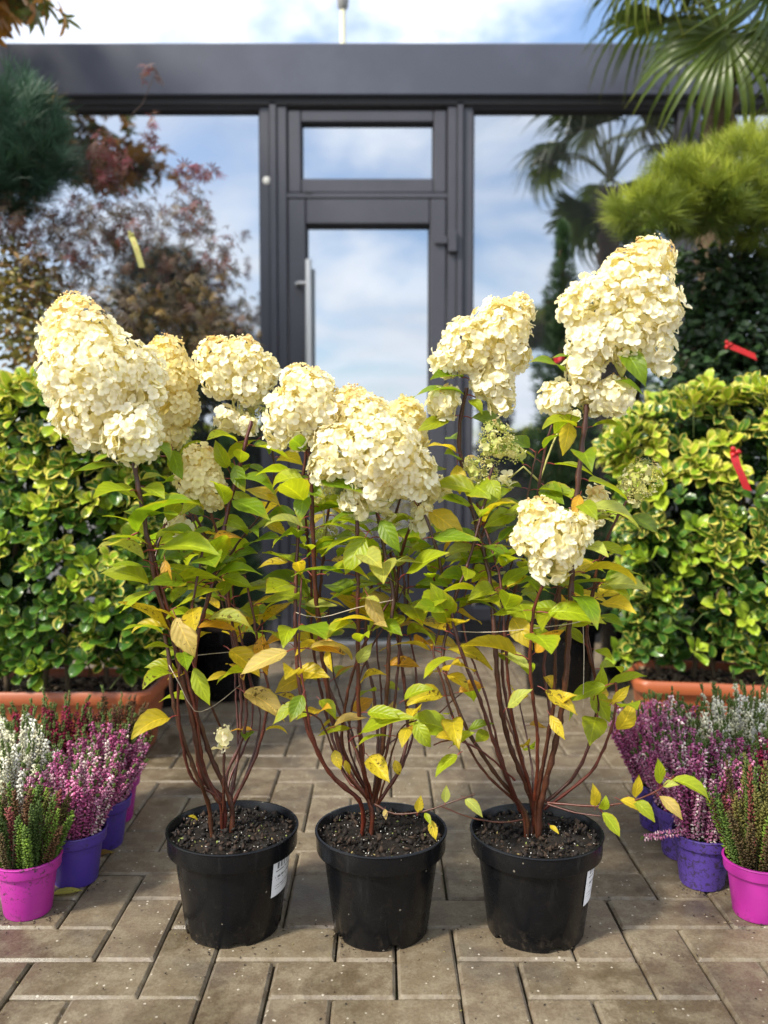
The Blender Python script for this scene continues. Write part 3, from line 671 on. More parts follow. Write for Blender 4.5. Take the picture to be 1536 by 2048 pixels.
def hydrangea(label, cx, front_y, stems, heads, leaves, rim_tilt, sticker=None, seed=0, twines=()):
    g = random.Random(seed)
    fy = G(cx, front_y).y; Yc = fy + 0.088
    Xc = (G(cx, front_y).x) * Yc / fy
    root = thing('potted_hydrangea', label, 'hydrangea', (Xc, Yc, 0), 0, 'potted hydrangeas in a row')
    O = Vector((Xc, Yc, 0)); H = 0.178
    # pot with notched foot
    pm = MB().lathe(lathe_pot(0.1145, 0.084, H, 0.034, 0.0085), 72); n = 72; m = 15
    vs = [list(v) for v in pm.v]
    for k in range(72):
        a = (k * 5 + 10) % 72
        if (a % 90) < 14:
            for j in range(2, 5): vs[k * m + j][2] += 0.009
    pm.v = [tuple(v) for v in vs]
    po = smooth_angle(pm.build('pot', M_BLACKPOT, root), 30)
    if sticker is not None:
        sm = MB(); V = []; F = []; L = []
        a0, z0, z1, da = sticker
        for i in range(9):
            a = a0 + da * i / 8
            for j in range(5):
                z = lerp(z0, z1, j / 4); r = lerp(0.084, 0.106, z / H) + 0.0012
                V.append((r * math.sin(a), -r * math.cos(a), z)); L.append((i / 8, j / 4, 0))
        for i in range(8):
            for j in range(4): F.append((i * 5 + j, i * 5 + 5 + j, i * 5 + 6 + j, i * 5 + 1 + j))
        sm.add(V, F, L).build('label_sticker', M_LABEL, po, True)
    zs = H - 0.016
    soil_disc(0.1105, zs, seed + 3, 0.007).build('soil', M_SOIL, root, True)
    it = []
    for k in range(560):
        a = g.uniform(0, 6.283); q = 0.107 * math.sqrt(g.random()); p = (q * math.cos(a), q * math.sin(a), zs + g.uniform(-.001, .008))
        r = g.random()
        if r < .26: c, s = (0.50, 0.49, 0.46), g.uniform(.0016, .0048)
        elif r < .30: c, s = (0.16, 0.19, 0.05), g.uniform(.004, .009)
        elif r < .33: c, s = (0.25, 0.2, 0.08), g.uniform(.004, .008)
        else: c, s = g.choice(((.012, .007, .005), (.03, .017, .01), (.006, .004, .003))), g.uniform(.007, .020)
        it.append((g.randrange(5), rmat(p, s), (*c, 1)))
    scatter('soil_crumbs', CH, it, M_CRUMB, root)
    # stems
    nodes = []
    extra = []
    for (pts, r0, r1, lo, hi) in stems:
        if lo > 1 or len(pts) < 7: continue
        j = g.uniform(-30, 30); dj = g.uniform(-.05, .09); n_ = len(pts)
        cp = [(q[0] + j * min(1, i / 3) + g.uniform(-5, 5), q[1] + g.uniform(-8, 8) * min(1, i), (q[2] if len(q) > 2 else 0) + dj * min(1, i / 3)) for i, q in enumerate(pts[:n_ - g.choice((1, 2))])]
        extra.append((cp, r0 * .7, r1 * .6, lo, 1.0))
    stems = list(stems) + extra
    for si, (pts, r0, r1, lo, hi) in enumerate(stems):
        W = []
        for q in pts:
            dy = q[2] if len(q) > 2 else 0.0
            W.append(P(q[0], q[1], Yc + dy) - O)
        if W[0].z < zs + 0.03 : W[0].z = zs - 0.012
        sp = spline(W, 0.012)
        n = len(sp); nd = 3; rad = []
        for i, p in enumerate(sp):
            t = i / max(1, n - 1); r = lerp(r0, r1, t) * 0.70
            if (i + si * 2) % nd == 0: r *= 1.28
            rad.append(r)
            p += Vector((g.uniform(-.0009, .0009), g.uniform(-.0009, .0009), 0))
        top = sp[-1].z
        tone = (0.042 + 0.03 * g.random(), 0.009 + 0.006 * g.random(), 0.005)
        if r0 > 0.006: tone = (0.048, 0.015, 0.007)
        smooth_angle(MB().tube(sp, rad, 7).build('stem', M_STEM, root, color=tone), 60)
        cnt = 0
        for i, p in enumerate(sp):
            t = i / max(1, n - 1)
            if (i + si * 2) % nd == 0 and lo <= t <= hi:
                nodes.append((p.copy(), (sp[min(i + 1, n - 1)] - sp[max(i - 1, 0)]).normalized(), cnt + si * 0.7, t)); cnt += 1
    # leaves on the nodes, opposite pairs
    for (p, d, cnt, t) in nodes:
        az = cnt * math.pi / 2 + g.uniform(-.5, .5)
        for k in range(2):
            z = p.z
            if g.random() < (0.12 if z > 0.62 else 0.35 if z > 0.5 else 0.66): continue
            a = az + k * math.pi
            out = Vector((math.cos(a), math.sin(a), 0)); out = (out - d * out.dot(d) * 0.6).normalized()
            dr = (out + Vector((0, 0, g.uniform(-.45, .45)))).normalized()
            ln = g.uniform(0.050, 0.096) * (1.0 if z > .5 else 0.8)
            nm = (Vector((0, 0, 1)) + Vector((g.gauss(0, .35), g.gauss(-0.25, .35), 0))).normalized()
            M = frame(p + out * 0.004 + dr * ln * 0.2, dr, nm, (ln, ln * g.uniform(.85, 1.12), ln))
            mobj('leaf', HLM[g.randrange(10)], root, M, leaf_col(z, g))
    for (bx_, by_, tx_, ty_, ck, dyb, dyt, roll) in leaves:
        b = P(bx_, by_, Yc + dyb) - O; e = P(tx_, ty_, Yc + dyt) - O; d = e - b
        nm = Vector((0, 0, 1)) if abs(d.normalized().z) < 0.75 else Vector((0, -1, 0.2))
        nm = Matrix.Rotation(roll, 3, d.normalized()) @ (nm + Vector((0, -0.55, 0))).normalized()
        c = PLEAF[ck]; j = g.uniform(.9, 1.15)
        mobj('leaf', HLM[g.randrange(10)], root, frame(b, d, nm, d.length), (c[0] * j, c[1] * j, c[2] * j, 1.0 if ck in 'gl' else g.uniform(.1, .6)))
    # flower heads
    allf = []; hobj = []
    for hi_, (kind, dy, sph) in enumerate(heads):
        S = [(P(x, y, Yc + dy + (q[0] if q else 0)) - O, r * (Yc + dy) / FPX) for (x, y, r, *q) in sph]
        cen = sum((s[0] * s[1] for s in S), Vector()) / sum(s[1] for s in S)
        ztop = max(s[0].z + s[1] for s in S); zbot = min(s[0].z - s[1] for s in S)
        dmin = {'w': 0.0106, 'c': 0.0100, 'b': 0.0086, 's': 0.0125}[kind]
        inner = MB()
        hb = MB(); tp = []
        low = Vector((cen.x, cen.y, zbot))
        for (c, r) in S:                                        # the branched stalks inside the head
            pts_ = spline([low + (cen - low) * 0.1, cen.lerp(c, 0.5) + Vector((0, 0, -r * .4)), c], 0.02)
            hb.tube([q - cen for q in pts_], [lerp(.0022, .0012, i / len(pts_)) for i in range(len(pts_))], 5)
            for k in range(7):
                d = Vector((g.gauss(0, 1), g.gauss(0, 1), g.gauss(0.2, 1))).normalized() * r * 0.85
                hb.tube([c - cen, c - cen + d * .5 + Vector((0, 0, .002)), c - cen + d], [.0011, .0008, .0006], 4)
        ho = hb.build('flower_head', M_STEM, root, True, Matrix.Translation(cen), (0.42, 0.40, 0.13))
        hobj.append(ho)
        acc = []; A = np.zeros((0, 3)); tries = 0
        for layer, (f_in, dm) in enumerate(((1.0, dmin), (0.80, dmin * 1.25))):
            pts = []; cand = []
            tot = sum(s[1] ** 2 for s in S)
            for (c, r) in S:
                for _ in range(int(90 * (r / dm) ** 2 * 0.16) + 60):
                    d = Vector((g.gauss(0, 1), g.gauss(0, 1), g.gauss(0, 1))).normalized()
                    rr = r * f_in * g.uniform(0.90, 1.07); p = c + d * rr
                    if any((p - c2).length < r2 * f_in * 0.93 for (c2, r2) in S if c2 is not c): continue
                    if kind == 'b' and g.random() < .35: continue
                    if kind == 's' and g.random() < .25: continue
                    cand.append((p, d))
            g.shuffle(cand); got = np.zeros((len(cand), 3)); ng = 0
            for (p, d) in cand:
                q = np.array(p)
                tt = (p.z - zbot) / max(1e-6, ztop - zbot); dd = dm * lerp(1.12, 0.80, tt)
                if ng and np.min(np.sum((got[:ng] - q) ** 2, 1)) < dd * dd: continue
                got[ng] = q; ng += 1
                nn = (d + Vector((g.gauss(0, .38), g.gauss(0, .38), g.gauss(0.12, .38)))).normalized()
                allf.append((hi_, layer, p, nn, tt, dd, kind))
    infront = []; others = {}
    toc = CAM - O
    for f in allf:
        hi_, layer, p, nn, tt, dd, kind = f
        s = dd * g.uniform(1.70, 2.15) if kind != 'b' else dd * g.uniform(1.1, 1.7)
        yel = max(0.0, tt - 0.35) * 0.9 + g.uniform(-.1, .12)
        if kind in 'ws': c = [lerp(a, b, min(1, max(0, yel))) for a, b in zip((0.95, 0.93, 0.79), (0.95, 0.87, 0.52))]
        elif kind == 'c': c = [lerp(a, b, min(1, max(0, yel + .3))) for a, b in zip((0.94, 0.90, 0.64), (0.92, 0.83, 0.42))]
        else: c = list(((0.50, 0.56, 0.17), (0.62, 0.64, 0.28), (0.72, 0.70, 0.42))[g.randrange(3)])
        if layer == 1: c = [c[0], c[1] * .96, c[2] * .72]
        elif tt > 0.86 and g.random() < .35: c = [0.80, 0.60, 0.30]
        j = g.uniform(.93, 1.05); c = tuple(min(.95, x * j) for x in c) + (1.0,)
        M = Matrix.Translation(p) @ nn.to_track_quat('Z', 'Y').to_matrix().to_4x4() @ Matrix.Rotation(g.uniform(0, 6.28), 4, 'Z') @ Matrix.Diagonal((s, s, s, 1))
        isbud = (kind == 'b' and g.random() < .6) or (tt > .93 and g.random() < .5 and layer == 0)
        rec = (hi_, isbud, g.randrange(4) if isbud else g.randrange(8), M, c)
        if layer == 0 and nn.dot((toc - p).normalized()) > 0.10: infront.append(((toc - p).length - 0.4 * nn.dot((toc - p).normalized()), rec))
        else: others.setdefault(hi_, []).append(rec)
    infront.sort(key=lambda q: q[0])
    for k, (_, rec) in enumerate(infront):
        if k >= 296: others.setdefault(rec[0], []).append(rec); continue
        ho = hobj[rec[0]]
        mobj('bud_cluster' if rec[1] else 'floret', (BUM if rec[1] else FLM)[rec[2]], ho, Matrix.Translation(-ho.location) @ rec[3], rec[4])
    for hi_, lst in others.items():
        ho = hobj[hi_]
        scatter('floret_mass', FL + BU, [((8 + q[2]) if q[1] else q[2], q[3], q[4]) for q in lst], M_PETAL, ho, tuple(ho.location))
    for tw in twines:
        W = [P(q[0], q[1], Yc + q[2]) - O for q in tw]
        MB().tube(spline(W, .02), 0.0007, 5).build('tie_string', M_TWINE, root, True, color=(0.42, 0.36, 0.28))
    return root

# stems: (points (px, py, depth offset), r0, r1, leaf range lo..hi)
LS = [
 ([(424, 1662, 0), (418, 1615, 0), (400, 1565, -.02), (367, 1480, -.04), (346, 1400, -.05), (341, 1340, -.05), (330, 1270, -.04)], .0052, .0046, 9, 9),
 ([(440, 1605, 0), (405, 1545, -.01), (385, 1440, -.03), (365, 1360, -.04), (340, 1255, -.045), (318, 1190, -.05), (296, 1080, -.06), (268, 925, -.06)], .0062, .0056, .50, .97),
 ([(463, 1645, .01), (462, 1605, .01), (425, 1520, 0), (390, 1420, -.02), (352, 1300, -.03), (330, 1215, -.045)], .0062, .0050, .7, .9),
 ([(446, 1640, .01), (446, 1600, .01), (402, 1550, .0), (392, 1440, -.02), (390, 1330, -.03), (398, 1260, -.03), (425, 1165, -.02), (443, 1075, 0), (465, 985, .02), (503, 842, .04)], .0056, .0044, .42, .98),
 ([(461, 1610, .01), (452, 1555, .03), (487, 1470, .05), (492, 1400, .06), (478, 1310, .06), (460, 1220, .06), (452, 1130, .05), (430, 1050, .04), (405, 985, .03)], .0042, .0034, .28, .98),
 ([(463, 1612, .01), (512, 1510, .02), (533, 1425, .02), (535, 1370, .02), (520, 1310, .02), (508, 1240, .02), (490, 1150, .03)], .0042, .0028, .45, 1.0),
 ([(458, 1600, .02), (478, 1500, .06), (482, 1390, .09), (470, 1290, .10), (440, 1150, .11), (400, 1050, .11), (355, 960, .10), (345, 890, .09)], .0042, .0034, .35, .97),
 ([(448, 1470, .02), (430, 1430, .0), (410, 1380, -.02), (392, 1340, -.03)], .0030, .0024, .3, .9),
 ([(447, 1625, .0), (447, 1560, -.01), (448, 1500, -.01), (447, 1455, -.01)], .0036, .0028, 9, 9),
 ([(330, 1215, -.04), (310, 1130, .0), (330, 1050, .04), (355, 1045, .06)], .0030, .0022, .1, .95),
 ([(425, 1165, -.02), (480, 1080, .06), (540, 1000, .10), (545, 900, .10), (512, 850, .09)], .0030, .0024, .1, .95),
]
LH = [
 ('w', -.06, [(150, 632, 42), (160, 685, 74), (188, 748, 98), (262, 752, 66, .03), (190, 820, 76), (146, 836, 38), (265, 868, 54, -.02), (300, 790, 26)]),
 ('c', .09, [(332, 708, 36), (346, 756, 48), (352, 815, 44), (345, 865, 28)]),
 ('w', .06, [(436, 716, 42), (480, 722, 48), (522, 742, 34), (446, 756, 40), (500, 770, 38), (456, 838, 22), (492, 850, 18)]),
 ('c', .03, [(402, 925, 34), (400, 960, 42), (428, 985, 28)]),
 ('b', .08, [(508, 802, 26), (500, 836, 18)]),
 ('s', .06, [(352, 1045, 20), (372, 1062, 12)]),
 ('s', -.01, [(447, 1470, 12), (440, 1490, 7)]),
]
LL = [
 (388, 1335, 420, 1412, 'l', -.09, -.10, 0.1), (352, 1235, 390, 1315, 't', -.09, -.10, -.2), (340, 1262, 236, 1205, 'y', -.05, -.09, .3), (330, 1120, 345, 1180, 'o', -.08, -.09, .2),
 (460, 1300, 520, 1355, 'y', -.02, -.05, 0), (525, 1270, 535, 1350, 'o', 0, 0, .4), (490, 1385, 570, 1445, 't', .0, -.03, .1), (425, 1165, 525, 1150, 'g', -.03, -.05, -.1), (420, 1240, 505, 1260, 'p', -.05, -.08, 0),
 (252, 930, 140, 945, 'g', -.06, -.10, .2), (290, 975, 330, 1000, 'l', -.06, -.10, 0), (285, 1010, 205, 975, 'l', -.06, -.10, .2), (345, 900, 365, 960, 'g', -.02, -.04, .2), (275, 1065, 400, 1010, 'g', -.07, -.12, -.1),
 (298, 1090, 205, 1080, 'l', -.06, -.11, .2), (310, 1100, 440, 1110, 'l', -.07, -.12, -.2), (470, 960, 555, 995, 'g', .01, -.02, -.1), (465, 1000, 540, 1040, 'g', .01, -.03, 0), (455, 935, 430, 880, 'l', .03, .02, 0),
 (470, 930, 490, 985, 'g', .02, .0, .2), (300, 890, 340, 925, 'g', -.05, -.09, -.3), (395, 1640, 375, 1632, 'y', -.05, -.06, 0), (375, 1345, 335, 1360, 'y', -.03, -.05, .2)]
MS = [
 ([(722, 1655, 0), (722, 1608, 0), (660, 1545, -.02), (620, 1470, -.03), (604, 1400, -.03), (592, 1290, -.02), (592, 1150, 0), (600, 1010, .02), (612, 900, .02)], .0054, .0036, .50, .97),
 ([(742, 1650, 0), (740, 1605, 0), (700, 1550, 0), (668, 1450, .01), (642, 1290, 0), (630, 1160, -.02), (624, 1010, -.04), (618, 885, -.05)], .0060, .0050, .50, .97),
 ([(738, 1600, 0), (722, 1500, -.02), (716, 1360, -.04), (716, 1210, -.05), (714, 1060, -.05), (710, 985, -.05)], .0050, .0042, .48, .98),
 ([(746, 1605, .0), (764, 1500, -.03), (774, 1390, -.04), (778, 1280, -.05), (786, 1190, -.04), (768, 1100, -.03), (750, 1000, -.04)], .0054, .0042, .55, .97),
 ([(752, 1612, .0), (800, 1535, 0), (815, 1450, .02), (806, 1340, .03), (794, 1250, .03), (800, 1120, .03), (842, 1000, .0)], .0046, .0034, .45, .98),
 ([(744, 1600, .02), (688, 1500, .0), (690, 1410, -.02), (718, 1310, -.03), (764, 1225, -.04), (792, 1170, -.03), (780, 1100, .01)], .0040, .0030, .7, .98),
 ([(740, 1595, .03), (708, 1490, .07), (668, 1400, .09), (645, 1320, .10), (640, 1200, .09), (650, 1080, .08), (660, 990, .07)], .0042, .0032, .40, .97),
 ([(748, 1600, .03), (756, 1480, .08), (746, 1380, .10), (730, 1290, .11), (745, 1160, .11), (800, 1000, .10), (815, 880, .09)], .0042, .0032, .40, .97),
 ([(735, 1600, -.01), (680, 1530, -.05), (640, 1440, -.08), (590, 1420, -.10), (565, 1405, -.11)], .0026, .0018, .5, .98),
 ([(755, 1608, -.02), (775, 1540, -.05), (800, 1460, -.08), (835, 1440, -.11)], .0026, .0018, .6, .98),
 ([(750, 1608, -.02), (790, 1628, -.05), (850, 1622, -.07), (900, 1605, -.08), (950, 1588, -.08)], .0026, .0016, 9, 9),
 ([(752, 1560, .03), (775, 1490, .09), (860, 1440, .16), (940, 1370, .2)], .0022, .0016, .5, 1.0),
 ([(748, 1600, 0), (728, 1540, -.03), (726, 1490, -.04), (716, 1440, -.04)], .0030, .0020, .3, 1.0),
]
MH = [
 ('w', -.05, [(600, 772, 40), (622, 795, 52), (580, 826, 46), (650, 826, 42), (556, 862, 28), (600, 870, 26)]),
 ('w', -.06, [(704, 806, 34), (730, 848, 56), (688, 900, 60), (765, 900, 72, -.02), (820, 945, 50), (745, 965, 52), (655, 930, 36), (705, 1005, 20), (720, 1020, 14)]),
 ('c', .08, [(812, 835, 38), (822, 872, 32)]),
 ('s', .0, [(848, 1030, 18), (838, 1045, 14)]), ('s', .02, [(872, 975, 20), (858, 990, 14)]), ('s', -.02, [(774, 1036, 11)]),
 ('b', .06, [(645, 985, 24), (655, 1065, 18)]),
]
ML = [
 (735, 1425, 800, 1438, 'l', -.09, -.12, .1), (810, 1400, 872, 1380, 'l', -.10, -.12, .2), (830, 1445, 862, 1495, 'l', -.11, -.12, 0), (718, 1470, 830, 1435, 'l', -.08, -.12, -.2), (595, 1400, 545, 1450, 'l', -.11, -.12, 0),
 (605, 1390, 580, 1445, 'g', -.11, -.13, .1), (640, 1400, 672, 1440, 'l', -.08, -.10, 0), (715, 1325, 745, 1285, 'p', -.05, -.06, 0), (750, 1245, 775, 1255, 't', -.06, -.09, .3), (735, 1190, 770, 1260, 't', -.06, -.07, .1),
 (625, 1290, 690, 1310, 'o', -.03, -.05, 0), (655, 1300, 665, 1345, 'y', -.04, -.06, .4), (720, 1370, 775, 1350, 'y', -.01, -.04, 0), (780, 1330, 840, 1335, 'o', .02, .0, 0), (590, 1340, 660, 1355, 'y', -.03, -.06, .2),
 (762, 1040, 800, 1105, 'g', -.06, -.08, .1), (610, 985, 600, 1045, 'g', -.05, -.07, .1), (580, 960, 650, 1000, 'g', -.01, -.05, .1), (712, 1025, 660, 1050, 'g', -.06, -.08, .2), (730, 1075, 690, 1150, 'l', -.06, -.07, .2),
 (862, 1640, 872, 1680, 'y', -.075, -.085, .1), (835, 1625, 842, 1590, 'y', -.07, -.07, 0), (890, 1605, 893, 1570, 'p', -.08, -.08, 0), (770, 1618, 772, 1640, 't', -.06, -.07, .2), (930, 1598, 965, 1635, 'p', -.08, -.10, .1),
 (850, 1625, 862, 1650, 'l', -.07, -.09, 0), (668, 1500, 682, 1540, 'y', -.06, -.07, 0), (690, 1520, 700, 1550, 'y', -.03, -.03, 0), (790, 1520, 800, 1550, 'y', -.03, -.03, 0)]
RS = [
 ([(1052, 1655, 0), (1050, 1625, 0), (985, 1540, -.02), (930, 1450, -.04), (895, 1360, -.04), (886, 1300, -.03), (900, 1230, -.02), (885, 1150, -.03), (868, 1080, -.03), (850, 1030, -.02)], .0050, .0034, .45, .97),
 ([(1040, 1622, 0), (1000, 1520, -.05), (960, 1400, -.07), (925, 1310, -.07), (905, 1220, -.06), (935, 1130, -.05), (968, 1010, -.03), (985, 930, -.02)], .0046, .0032, .45, .96),
 ([(1060, 1655, .01), (1065, 1610, .01), (1020, 1490, -.01), (998, 1390, -.04), (990, 1280, -.05), (978, 1150, -.03), (940, 1000, .02), (918, 880, .03), (934, 775, .02)], .0062, .0046, .52, .97),
 ([(1078, 1660, 0), (1080, 1615, 0), (1108, 1500, -.02), (1126, 1400, -.04), (1136, 1290, -.05), (1142, 1180, -.06), (1152, 1000, -.06), (1174, 808, -.06)], .0072, .0058, .50, .95),
 ([(1088, 1618, 0), (1180, 1545, -.03), (1222, 1460, -.05), (1232, 1400, -.05), (1232, 1365, -.05)], .0040, .0028, .8, 1.0),
 ([(1090, 1605, .02), (1150, 1550, .03), (1188, 1455, .04), (1190, 1360, .04), (1172, 1270, .03), (1190, 1160, .02), (1215, 1075, .0), (1260, 990, .0)], .0042, .0030, .45, .97),
 ([(1062, 1605, .02), (1040, 1500, .05), (1012, 1400, .07), (1005, 1300, .07), (1030, 1180, .06), (1065, 1040, .05), (1090, 900, .05), (1105, 850, .05)], .0044, .0030, .42, .97),
 ([(1070, 1600, -.02), (1075, 1480, -.06), (1060, 1330, -.08), (1068, 1220, -.09), (1085, 1170, -.10), (1100, 1120, -.10)], .0042, .0034, .50, .90),
 ([(1095, 1605, -.02), (1190, 1612, -.06), (1265, 1602, -.09), (1320, 1578, -.11), (1348, 1552, -.12)], .0026, .0016, 9, 9),
 ([(1095, 1608, -.03), (1150, 1625, -.06), (1200, 1632, -.08)], .0022, .0015, 9, 9),
 ([(1072, 1600, .03), (1100, 1450, .09), (1088, 1330, .11), (1110, 1200, .11), (1160, 1050, .10), (1195, 990, .09)], .0042, .0030, .42, .97),
 ([(1045, 1640, -.03), (1000, 1645, -.07), (940, 1635, -.09), (900, 1620, -.09), (880, 1612, -.09)], .0022, .0014, 9, 9),
 ([(1030, 1560, -.03), (960, 1500, -.07), (905, 1480, -.09), (868, 1490, -.10)], .0026, .0018, .5, 1.0),
 ([(1068, 1600, .02), (1062, 1520, .06), (1048, 1450, .09), (1036, 1390, .10)], .0028, .0018, .4, 1.0),
]
RH = [
 ('w', -.06, [(1300, 522, 46), (1268, 572, 72), (1298, 622, 64), (1205, 608, 62), (1152, 618, 36), (1180, 690, 44), (1240, 668, 58), (1308, 690, 38), (1168, 735, 32), (1322, 725, 20)]),
 ('w', -.05, [(1115, 795, 33), (1168, 780, 28), (1228, 790, 36), (1190, 800, 26)]),
 ('w', .02, [(1034, 622, 30), (1002, 658, 58), (940, 690, 54), (895, 722, 30), (1018, 708, 40), (985, 760, 40), (1002, 805, 24)]),
 ('s', .01, [(886, 805, 28), (896, 790, 16)]),
 ('w', -.11, [(1080, 1035, 38), (1108, 1078, 60), (1102, 1118, 44), (1150, 1060, 34), (1062, 1076, 34)]),
 ('b', -.02, [(995, 885, 36), (985, 860, 18), (1030, 905, 16)]), ('b', .0, [(965, 945, 30), (945, 930, 18)]), ('b', .0, [(1285, 955, 36), (1270, 980, 26), (1250, 965, 14)]),
 ('s', .06, [(1195, 990, 18), (1185, 1030, 20)]), ('s', .05, [(1150, 830, 9), (1015, 960, 10)]),
]
RL = [
 (1130, 745, 1060, 725, 'g', -.05, -.08, .2), (1155, 720, 1100, 718, 'g', -.04, -.05, 0), (1245, 700, 1292, 775, 'g', -.07, -.10, .1), (1225, 760, 1285, 790, 'g', -.06, -.09, 0), (1140, 845, 1125, 912, 'y', -.05, -.06, .1), (1160, 990, 1145, 1035, 'o', -.07, -.09, .2),
 (1165, 1020, 1285, 1065, 'p', -.07, -.10, -.1), (1190, 1090, 1255, 1115, 'l', .0, -.04, 0), (1195, 1175, 1300, 1180, 'p', .02, -.03, 0), (1200, 1230, 1250, 1255, 'g', .02, -.01, 0), (930, 790, 825, 795, 'g', .02, -.02, .1), (925, 755, 860, 760, 'g', .02, -.02, 0), (940, 800, 965, 830, 'l', .02, .0, .2),
 (912, 905, 850, 895, 'y', .02, -.02, .1), (915, 930, 920, 990, 'y', .02, .0, .2), (1025, 1235, 1065, 1300, 'y', -.05, -.08, .1), (1070, 1305, 1130, 1260, 'o', -.08, -.09, .2), (1010, 1310, 1060, 1340, 'p', -.06, -.08, 0), (1015, 1415, 1065, 1378, 'p', -.08, -.10, .1),
 (1090, 1380, 1155, 1430, 'y', -.09, -.12, 0), (1115, 1410, 1155, 1390, 'y', -.09, -.11, .3), (1100, 1430, 1130, 1480, 'y', -.08, -.10, .1), (1190, 1390, 1205, 1330, 'l', -.01, -.03, .1), (1235, 1460, 1265, 1400, 'y', -.05, -.06, .2), (1225, 1405, 1260, 1370, 'y', -.05, -.06, 0), (1185, 1380, 1220, 1445, 'l', .03, .02, .1),
 (1320, 1568, 1315, 1515, 'l', -.11, -.12, .2), (1270, 1595, 1278, 1548, 'y', -.09, -.10, .1), (1345, 1560, 1420, 1605, 'l', -.12, -.14, 0), (1325, 1572, 1360, 1570, 'p', -.11, -.13, .2), (1318, 1592, 1365, 1640, 't', -.11, -.13, .1), (1265, 1600, 1310, 1645, 'l', -.09, -.11, .1), (1240, 1600, 1285, 1630, 'y', -.09, -.10, 0),
 (1202, 1618, 1212, 1590, 'l', -.08, -.09, .1), (1190, 1612, 1185, 1565, 'y', -.08, -.09, .1), (1205, 1625, 1240, 1675, 'l', -.08, -.10, .1), (905, 1480, 870, 1475, 'y', -.09, -.10, 0), (915, 1510, 870, 1555, 'l', -.09, -.10, .2), (905, 1490, 950, 1465, 'l', -.09, -.10, 0), (895, 1350, 940, 1385, 'y', -.06, -.08, .1), (1100, 1650, 1118, 1668, 'y', -.06, -.08, 0),
 (895, 1245, 860, 1165, 'l', -.05, -.08, .2), (980, 960, 1000, 1000, 'l', -.04, -.06, .1), (865, 1075, 960, 1080, 'g', -.05, -.08, .1)]
hydrangea('labelled black pot of hydrangea whose broadest cream head leans over the leafy hedge', 468, 1902, LS, LH, LL, 0, (R(52), 0.075, 0.140, R(46)), 5,
          [[(338, 1330, -.06), (360, 1370, -.07), (389, 1422, -.06), (430, 1410, .0), (480, 1370, .05)], [(340, 1320, -.05), (400, 1310, .05), (505, 1300, .08)]])
hydrangea('hydrangea in black pot without a label, standing between the two other hydrangeas', 762, 1908, MS, MH, ML, 0, None, 15,
          [[(592, 1225, -.02), (640, 1235, -.03), (716, 1215, -.06), (786, 1200, -.06)]])
hydrangea('tallest hydrangea in black pot with white label, beside the soiled purple heather pots', 1070, 1912, RS, RH, RL, 0, (R(47), 0.072, 0.142, R(46)), 25,
          [[(905, 1262, -.06), (990, 1264, -.07), (1138, 1248, -.07), (1165, 1240, -.04)], [(1165, 1240, -.04), (1168, 1300, -.04), (1166, 1420, -.04)]])

# ------------------------------------------------------------------ euonymus hedges in terracotta troughs
def rr_ring(hx, hy, r, z, n=6):
    pts = []
    for (sx, sy, a0) in ((1, 1, 0), (-1, 1, 90), (-1, -1, 180), (1, -1, 270)):
        for k in range(n + 1):
            a = R(a0 + 90 * k / n); pts.append((sx * (hx - r) + r * math.cos(a), sy * (hy - r) + r * math.sin(a), z))
    return pts
def loft(rings):
    m = MB(); n = len(rings[0]); v = sum(rings, []); f = []
    for i in range(len(rings) - 1):
        for k in range(n): f.append((i * n + k, i * n + (k + 1) % n, (i + 1) * n + (k + 1) % n, (i + 1) * n + k))
    f.append(tuple(range(n))[::-1]); f.append(tuple((len(rings) - 1) * n + k for k in range(n)))
    return m.add(v, f)

